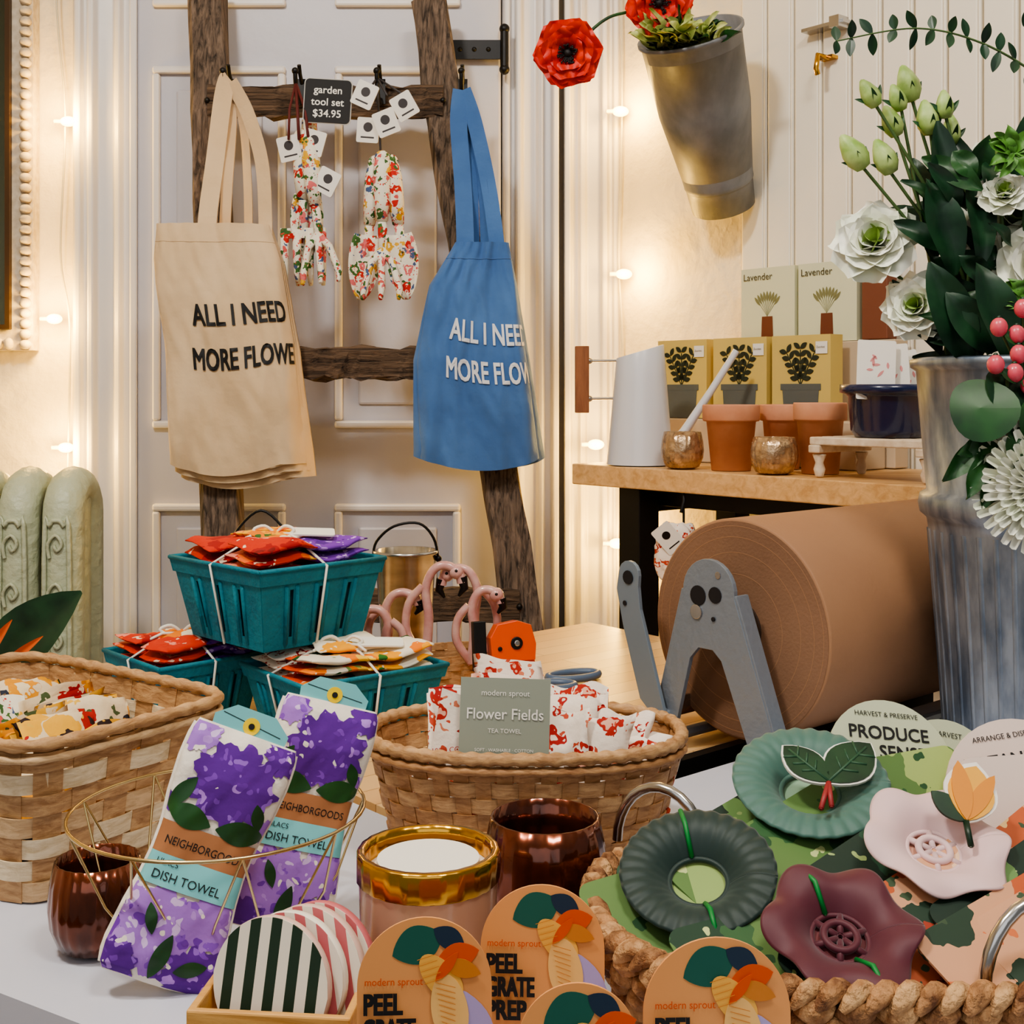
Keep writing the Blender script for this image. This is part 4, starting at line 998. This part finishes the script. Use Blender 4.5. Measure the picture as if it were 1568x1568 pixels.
# ------------------------------------------------------------------ coaster box
b = B(); M = frame((-.135, .745, .802), (1, -.10, 0), (.10, 1, 0))
w, dp, hh, t = .096, .075, .044, .005
b.box((w, t, hh), M @ T(0, -dp/2, hh/2), 0); b.box((w, t, hh), M @ T(0, dp/2, hh/2), 0); b.box((t, dp, hh), M @ T(-w/2+t/2, 0, hh/2), 0); b.box((t, dp, hh), M @ T(w/2-t/2, 0, hh/2), 0); b.box((w, dp, t), M @ T(0, 0, t/2), 0)
b.build('bamboo_box', [light_wood], bevel=.0012)
def striped_disc(b, M, r, th, n, ma, mb, me, ang=0):
    b.lathe([(0, -th), (r-.001, -th), (r, -th+.001), (r, -.001), (r-.001, 0), (0, 0)], M, me, 56)
    for i in range(n):
        x0, x1 = -r+2*r*i/n, -r+2*r*(i+1)/n; pts = []
        for k in range(6):
            x = x0+(x1-x0)*k/5; pts.append((x, math.sqrt(max(r*r*.985-x*x, 0))))
        for k in range(6):
            x = x1-(x1-x0)*k/5; pts.append((x, -math.sqrt(max(r*r*.985-x*x, 0))))
        b.prism(pts, M @ RZ(ang), .0006, ma if i % 2 else mb, 0)
b = B(); sg1 = mat('stripe_green', (36, 58, 44), .45); sg2 = mat('stripe_cream', (234, 226, 210), .45); pk = mat('stripe_pink', (200, 110, 114), .45); edge = mat('coaster_edge', (216, 184, 170), .5)
striped_disc(b, frame((-.142, .728, .852), (1, -.35, -.06), (.05, .15, 1)), .038, .006, 11, 0, 1, 3)
striped_disc(b, frame((-.133, .737, .852), (1, -.38, -.06), (.05, .15, 1)), .037, .007, 11, 2, 1, 1, .3)
striped_disc(b, frame((-.124, .746, .851), (1, -.40, -.06), (.05, .15, 1)), .038, .007, 11, 2, 1, 3, .3)
striped_disc(b, frame((-.118, .756, .850), (1, -.42, -.06), (.05, .15, 1)), .037, .007, 11, 2, 1, 2, .3)
b.build('striped_coaster_stack', [sg1, sg2, pk, edge])

# ------------------------------------------------------------------ arched product cards
peach = mat('card_peach', (224, 156, 96), .55); lil = mat('print_lilac', (174, 158, 204), .55); navy = mat('print_navy', (26, 48, 70), .55); tg = mat('print_teal', (24, 92, 78), .55); org = mat('print_orange2', (214, 84, 28), .55); crm = mat('print_cream', (238, 190, 118), .55); dpeach = mat('print_peach_dark', (200, 124, 50), .55); yel = mat('print_yellow2', (236, 178, 84), .55)
def pear(cx, cy, s, ang, n=30):
    o = []
    for k in range(n):
        a = 2*pi*k/n; r = s*(1-.22*math.cos(a)+.10*math.cos(2*a)); x, y = 1.35*r*math.cos(a), r*math.sin(a)*.86
        o.append((cx+x*math.cos(ang)-y*math.sin(ang), cy+x*math.sin(ang)+y*math.cos(ang)))
    return o
def card(x, y, ztop, w=.076, yaw=0, lean=.06):
    b = B(); H = ztop-.8015; r = w/2; ry = r*1.0
    M = frame((x, y, .8015), (1, yaw, 0), (0, lean, 1))
    out = [(-r, 0), (r, 0)]+[(r*math.cos(a), H-ry+ry*math.sin(a)) for a in [pi*k/28 for k in range(29)]]
    b.prism(out, M, .0015, 0)
    z = .0016
    def P(pts, mi, k=0): b.prism(pts, M, .0002, mi, z+.00025*k)
    P(leafshape(.030, .021, -2.75, .010, H-.009, 14), 2, 0); P(leafshape(.020, .012, -.55, .005, H-.006), 3, 1)
    P(leafshape(.024, .014, -2.9, .030, H-.018), 1, 2)
    P(pear(.007, H-.030, .0105, 2.3), 6, 3); P(pear(.013, H-.045, .0125, 1.75), 5, 4)
    P(leafshape(.020, .006, .9, .006, H-.034), 8, 6); P(leafshape(.022, .010, -.3, .010, H-.024), 7, 5)
    P(leafshape(.046, .020, -1.15, .018, H-.038), 4, 2)
    P(leafshape(.026, .012, -1.5, .022, H-.07), 1, 8); P(leafshape(.016, .010, -2.3, .018, H-.082), 2, 9)
    P(leafshape(.028, .014, -.4, -.014, H-.088), 2, 8)
    for k in range(9):
        yy = H-.034-.0030*k; P([(.006+.0005*k, yy), (.017, yy-.003), (.017, yy-.0033), (.006+.0005*k, yy-.0003)], 7, 9)
    for k in range(5):
        yy = H-.022-.0032*k; P([(-.004+.001*k, yy), (.006+.001*k, yy+.003), (.006+.001*k, yy+.0027), (-.004+.001*k, yy-.0003)], 7, 9)
    b.text('modern sprout', .0058, M @ T(-.033, H-.036, z), 8, 'LEFT', xs=.9)
    for i, wd in enumerate(('PEEL', 'GRATE', 'PREP')):
        b.text(wd, .0155, M @ T(-.034, H-.051-.0135*i, z+.0022), 9, 'LEFT', 0, width=(.0205, .028, .023)[i], bold=.0011)
    b.box((.03, .02, .006), M @ T(0, .003, -.011), 0)
    b.build('kitchen_tool_card', [peach, org, tg, navy, lil, crm, yel, dpeach, org, ink], bevel=0)
card(-.048, .680, .910, .074, .05); card(.018, .738, .905, .074, -.05); card(.034, .635, .8955, .062, .0); card(.108, .650, .912, .078, .04)

# ------------------------------------------------------------------ hyacinth basket
hy = mat('water_hyacinth', (188, 140, 94), .75, c2=(108, 68, 40), vs=(90, 90, 60), bump=.8, bs=120); hy2 = mat('water_hyacinth_light', (212, 170, 122), .75, c2=(152, 106, 66), vs=(90, 90, 60), bump=.8, bs=120)
b = B(); P = Path(.245, .800, .188, .122, 2.6, 0)
for j in range(6):
    z = .807+.011*j; sc = .88+.12*j/5; K = 46
    for k in range(K):
        t0 = (k+(j % 2)*.5)/K; pts = [P.at(t0+(.95/K)*q/6, sc, .004*math.sin(pi*q/6), z+.004*(q/6-.5)*(1 if j % 2 else -1)) for q in range(7)]
        b.tube(pts, [.003, .006, .0074, .008, .0074, .006, .003], (k+j) % 2, n=7)
K = 80
for k in range(K):
    t0 = k/K; e = .9+.25*R.random()
    pts = [P.at(t0+(1.7/K)*q/6, 1.02, .006*math.cos(pi*q/6), .864+.009*math.sin(pi*q/6)) for q in range(7)]
    b.tube(pts, [.0025*e, .0046*e, .0056*e, .0060*e, .0056*e, .0046*e, .0025*e], k % 2, n=7)
b.add([P.at(i/60, .86, 0, .806) for i in range(60)], [list(range(60))], 0, False)
for (c, xd, ra, rb) in (((.108, .900, .868), (.75, -.5, 0), .036, .045), ((.300, .705, .866), (.9, .3, 0), .038, .046)):
    M = frame(c, (xd[0]*-1, -xd[1], 0), (0, 0, 1))
    b.tube([M @ V((ra*math.cos(a), rb*math.sin(a), 0)) for a in [pi*k/14 for k in range(15)]], .0038, 2, n=12)
b.build('hyacinth_basket', [hy, hy2, steel])

fl_cardg = floral('card_green_print', (92, 124, 68), [(20, .46, [(24, 60, 40), (160, 180, 106), (50, 92, 52), (24, 60, 40)]), (44, .24, [(190, 200, 136), (40, 80, 46)])], .6, 0)
fl_cardp = floral('card_pink_print', (206, 154, 120), [(22, .48, [(186, 92, 54), (226, 190, 158), (36, 60, 44), (196, 124, 120)]), (22, .2, [(236, 198, 136), (160, 60, 40)]), (60, .24, [(206, 112, 66), (60, 80, 56)])], .6, 0)
fl_dark = floral('card_dark_print', (24, 48, 36), [(24, .42, [(106, 142, 84), (40, 80, 58)]), (60, .2, [(150, 170, 110)])], .6, 0)
pcard = mat('card_sage_pale', (190, 196, 168), .6); pk2 = mat('card_blush', (224, 204, 194), .6)
b = B()
def qcard(o, x, y, w, h, mi, txt=None):
    M = frame(o, x, y); b.prism(rrect(w, h, .010), M, .0015, mi)
    if txt: b.text(txt, .005, M @ T(-w*.4, -h*.4, .0016), 4)
lump(b, (.245, .80, .838), (.29, .18, .06), 0, 5, .03, 2)
qcard((.115, .79, .871), (.9, .35, .12), (-.3, .8, .42), .13, .08, 0, 'modern sprout'); qcard((.150, .855, .876), (.75, .55, .2), (-.4, .75, .4), .15, .08, 5)
qcard((.185, .83, .887), (.75, .55, .2), (-.4, .75, .4), .16, .075, 0, 'PREP & PRESERVE'); qcard((.16, .735, .864), (.9, .3, .1), (-.3, .8, .4), .12, .075, 0)
qcard((.235, .79, .884), (.75, .55, .2), (-.4, .75, .4), .15, .075, 5); qcard((.265, .755, .882), (.75, .5, .2), (-.4, .75, .4), .15, .075, 1, 'BOTANICAL')
qcard((.225, .72, .864), (.8, .45, .12), (-.4, .7, .45), .13, .08, 5); qcard((.305, .725, .872), (.8, .5, .15), (-.4, .7, .5), .13, .08, 1, 'ARRANGE & DISPLAY'); qcard((.345, .80, .893), (.75, .55, .25), (-.4, .75, .5), .13, .075, 1)
qcard((.325, .765, .884), (.75, .5, .2), (-.4, .75, .5), .14, .070, 5); qcard((.345, .74, .880), (.8, .45, .2), (-.4, .75, .5), .14, .075, 1, 'BEAUTY')
qcard((.285, .90, .900), (.9, .3, .05), (-.2, .5, .7), .12, .075, 0); qcard((.365, .87, .900), (.9, .2, 0), (0, .5, .8), .09, .09, 3); qcard((.235, .915, .883), (.9, .3, .05), (-.1, .5, .8), .12, .06, 5)
M = frame((.295, .965, .909), (1, .12, -.12), (-.05, .62, 1)); b.prism(circ(.052, 40), M, .0015, 2)
b.text('HARVEST & PRESERVE', .0055, M @ T(0, .038, .0016), 4, 'CENTER'); b.text('PRODUCE', .0145, M @ T(0, .020, .0016), 4, 'CENTER', bold=.0004); b.text('SENSE', .0145, M @ T(0.010, .005, .0016), 4, 'CENTER', bold=.0004)
M = frame((.345, .985, .893), (1, .1, -.2), (0, .45, 1)); b.prism(circ(.046, 40), M, .0015, 2); b.text('HARVEST', .006, M @ T(0, .032, .0016), 4, 'CENTER')
M = frame((.372, .90, .904), (1, .1, .12), (-.05, .5, 1)); b.prism(circ(.058, 40), M, .0015, 3)
b.text('ARRANGE & DISPLAY', .0055, M @ T(0, .044, .0016), 4, 'CENTER'); b.text('BOTANICAL', .0135, M @ T(0, .024, .0016), 4, 'CENTER', bold=.0004); b.text('BEAUTY', .0135, M @ T(0, .008, .0016), 4, 'CENTER', bold=.0004)
b.build('strainer_card_pile', [fl_cardg, fl_cardp, pcard, pk2, ink, fl_dark])

tieg = mat('tie_green', (20, 124, 56), .5); ytul = mat('tulip_yellow', (228, 168, 64), .55); otul = mat('tulip_orange', (214, 138, 50), .55)
def strainer(o, nrm, r, lobes, amp, colr, inner, pleat=False, tie=True, extra=None):
    b = B(); M = orient(o, nrm); cm = mat('silicone', colr, .55, sheen=.2); im = mat('silicone_inner', inner, .6)
    def fn(u, v):
        a = 2*pi*u; q = .38+.62*v
        rr = r*q*(1+amp*v*math.cos(lobes*a))
        z = r*(.13*math.sin(pi*min(1, v*.95))*(1-.4*v) - .22*(1-v)**1.6)
        if pleat: z += r*.012*v*math.cos(30*a); rr *= 1+.004*v*math.cos(30*a)
        else: z += r*.07*v*v*math.cos(lobes*a+1.2)
        return V((rr*math.cos(a), rr*math.sin(a), z))
    b.sheet(fn, 240, 16, 0, M=M)
    b.tube([(r*.38*math.cos(2*pi*k/40), r*.38*math.sin(2*pi*k/40), -r*.21) for k in range(40)], r*.025, 0, True, 8, M=M)
    b.prism(circ(r*.37, 32), M, .0008, 1, -r*.29)
    if not pleat:
        b.tube([(r*.22*math.cos(2*pi*k/40), r*.22*math.sin(2*pi*k/40), -r*.16) for k in range(40)], r*.035, 0, True, 8, M=M)
        for k in range(6):
            a = k*pi/3+.3; b.tube([(r*.05*math.cos(a), r*.05*math.sin(a), -r*.19), (r*.38*math.cos(a), r*.38*math.sin(a), -r*.20)], r*.03, 0, M=M)
    if tie:
        for a, s0 in ((1.9, .38), (1.9+pi, .38)):
            b.tube([(r*s0*math.cos(a), r*s0*math.sin(a), -r*.16), (r*.7*math.cos(a), r*.7*math.sin(a), r*.11), (r*1.02*math.cos(a), r*1.02*math.sin(a), r*.02)], r*.020, 2, M=M, n=6)
    if extra: extra(b, M)
    b.build('silicone_strainer', [cm, im, tieg, dgrn, ytul, white, mat('leaf_red_stem', (150, 50, 50), .5), otul, mat('leaf_vein', (46, 84, 60), .5)], solid=.0016)
def leaves_extra(b, M):
    Mx = frame(M @ V((.010, -.014, .012)), (1, .25, .1), (-.1, .82, .5))
    for L, W_, a in ((.040, .026, 2.0), (.052, .031, .50)):
        b.prism(leafshape(L+.003, W_+.003, a, -.0015*math.cos(a), -.0015*math.sin(a)), Mx, .0008, 5, 0); b.prism(leafshape(L, W_, a), Mx, .0008, 3, .0009)
        b.tube([Mx @ V((0, 0, .002)), Mx @ V((L*.9*math.cos(a), L*.9*math.sin(a), .002))], .0004, 8, n=5)
        for q in (.3, .5, .7):
            for sg in (-1, 1): b.tube([Mx @ V((L*q*math.cos(a), L*q*math.sin(a), .002)), Mx @ V((L*(q+.14)*math.cos(a)-sg*W_*.3*math.sin(a), L*(q+.14)*math.sin(a)+sg*W_*.3*math.cos(a), .002))], .0003, 8, n=4)
    for q in (-.016, -.008): b.tube([Mx @ V((0, 0, .001)), Mx @ V((q, -.020, .001))], .0011, 6)
def tulip_extra(b, M):
    Mx = frame(M @ V((.020, .006, .010)), (1, .2, .1), (.1, .7, .7))
    b.prism(leafshape(.046, .034, .95, -.001, -.001), Mx, .0006, 5, 0)
    b.prism(leafshape(.041, .029, .95), Mx, .0008, 4, .0008); b.prism(leafshape(.041, .012, 1.25), Mx, .0008, 7, .0018); b.prism(leafshape(.041, .010, .65), Mx, .0008, 7, .0013)
    b.prism(leafshape(.026, .014, 2.1), Mx, .0008, 3, .0003)
    b.tube([Mx @ V((0, 0, .001)), Mx @ V((-.004, -.016, .0))], .0013, 3)
strainer((.213, .885, .922), (-.05, -.42, .9), .055, 8, 0, (70, 108, 98), (140, 172, 146), True, False, leaves_extra)
strainer((.119, .795, .893), (-.12, -.45, .88), .050, 8, 0, (20, 46, 42), (140, 164, 96), True)
strainer((.272, .795, .912), (.05, -.42, .88), .045, 6, .07, (214, 184, 184), (206, 154, 134), False, False, tulip_extra)
strainer((.192, .722, .888), (0, -.45, .88), .044, 6, .08, (84, 26, 42), (110, 50, 54), False)

# ------------------------------------------------------------------ lights, world, camera
def area(name, loc, tgt, sz, pw, col):
    l = bpy.data.lights.new(name, 'AREA'); l.energy = pw; l.color = col; l.shape = 'RECTANGLE'; l.size = sz[0]; l.size_y = sz[1]
    o = bpy.data.objects.new(name, l); o.location = loc; o.rotation_euler = (V(tgt)-V(loc)).to_track_quat('-Z', 'Y').to_euler(); bpy.context.scene.collection.objects.link(o)
area('ceiling_lamp_main', (-.75, .5, 2.85), (-.1, 2.0, 1.0), (.26, .26), 37, (1, .95, .87))
area('ceiling_lamp_side', (.5, .2, 2.85), (.4, 1.5, .9), (.45, .45), 28, (1, .94, .85))
area('rear_fill_light', (-.3, -.85, 1.9), (0, 1.5, 1.0), (2.0, 1.3), 8, (.95, .97, 1))  # unseen broad fill light behind the camera; no window is built
w = bpy.data.worlds.new('World'); bpy.context.scene.world = w; w.use_nodes = True
bg = w.node_tree.nodes['Background']; bg.inputs[0].default_value = (1, .97, .93, 1); bg.inputs[1].default_value = .22
try: bpy.context.scene.view_settings.look = 'AgX - Medium High Contrast'
except Exception: pass
cam = bpy.data.cameras.new('Camera'); cam.sensor_width = 36; cam.lens = 43.62; cam.shift_y = -.1173; cam.clip_start = .05
co = bpy.data.objects.new('Camera', cam); co.location = (0, 0, 1.2); co.rotation_euler = (pi/2, 0, 0)
bpy.context.scene.collection.objects.link(co); bpy.context.scene.camera = co
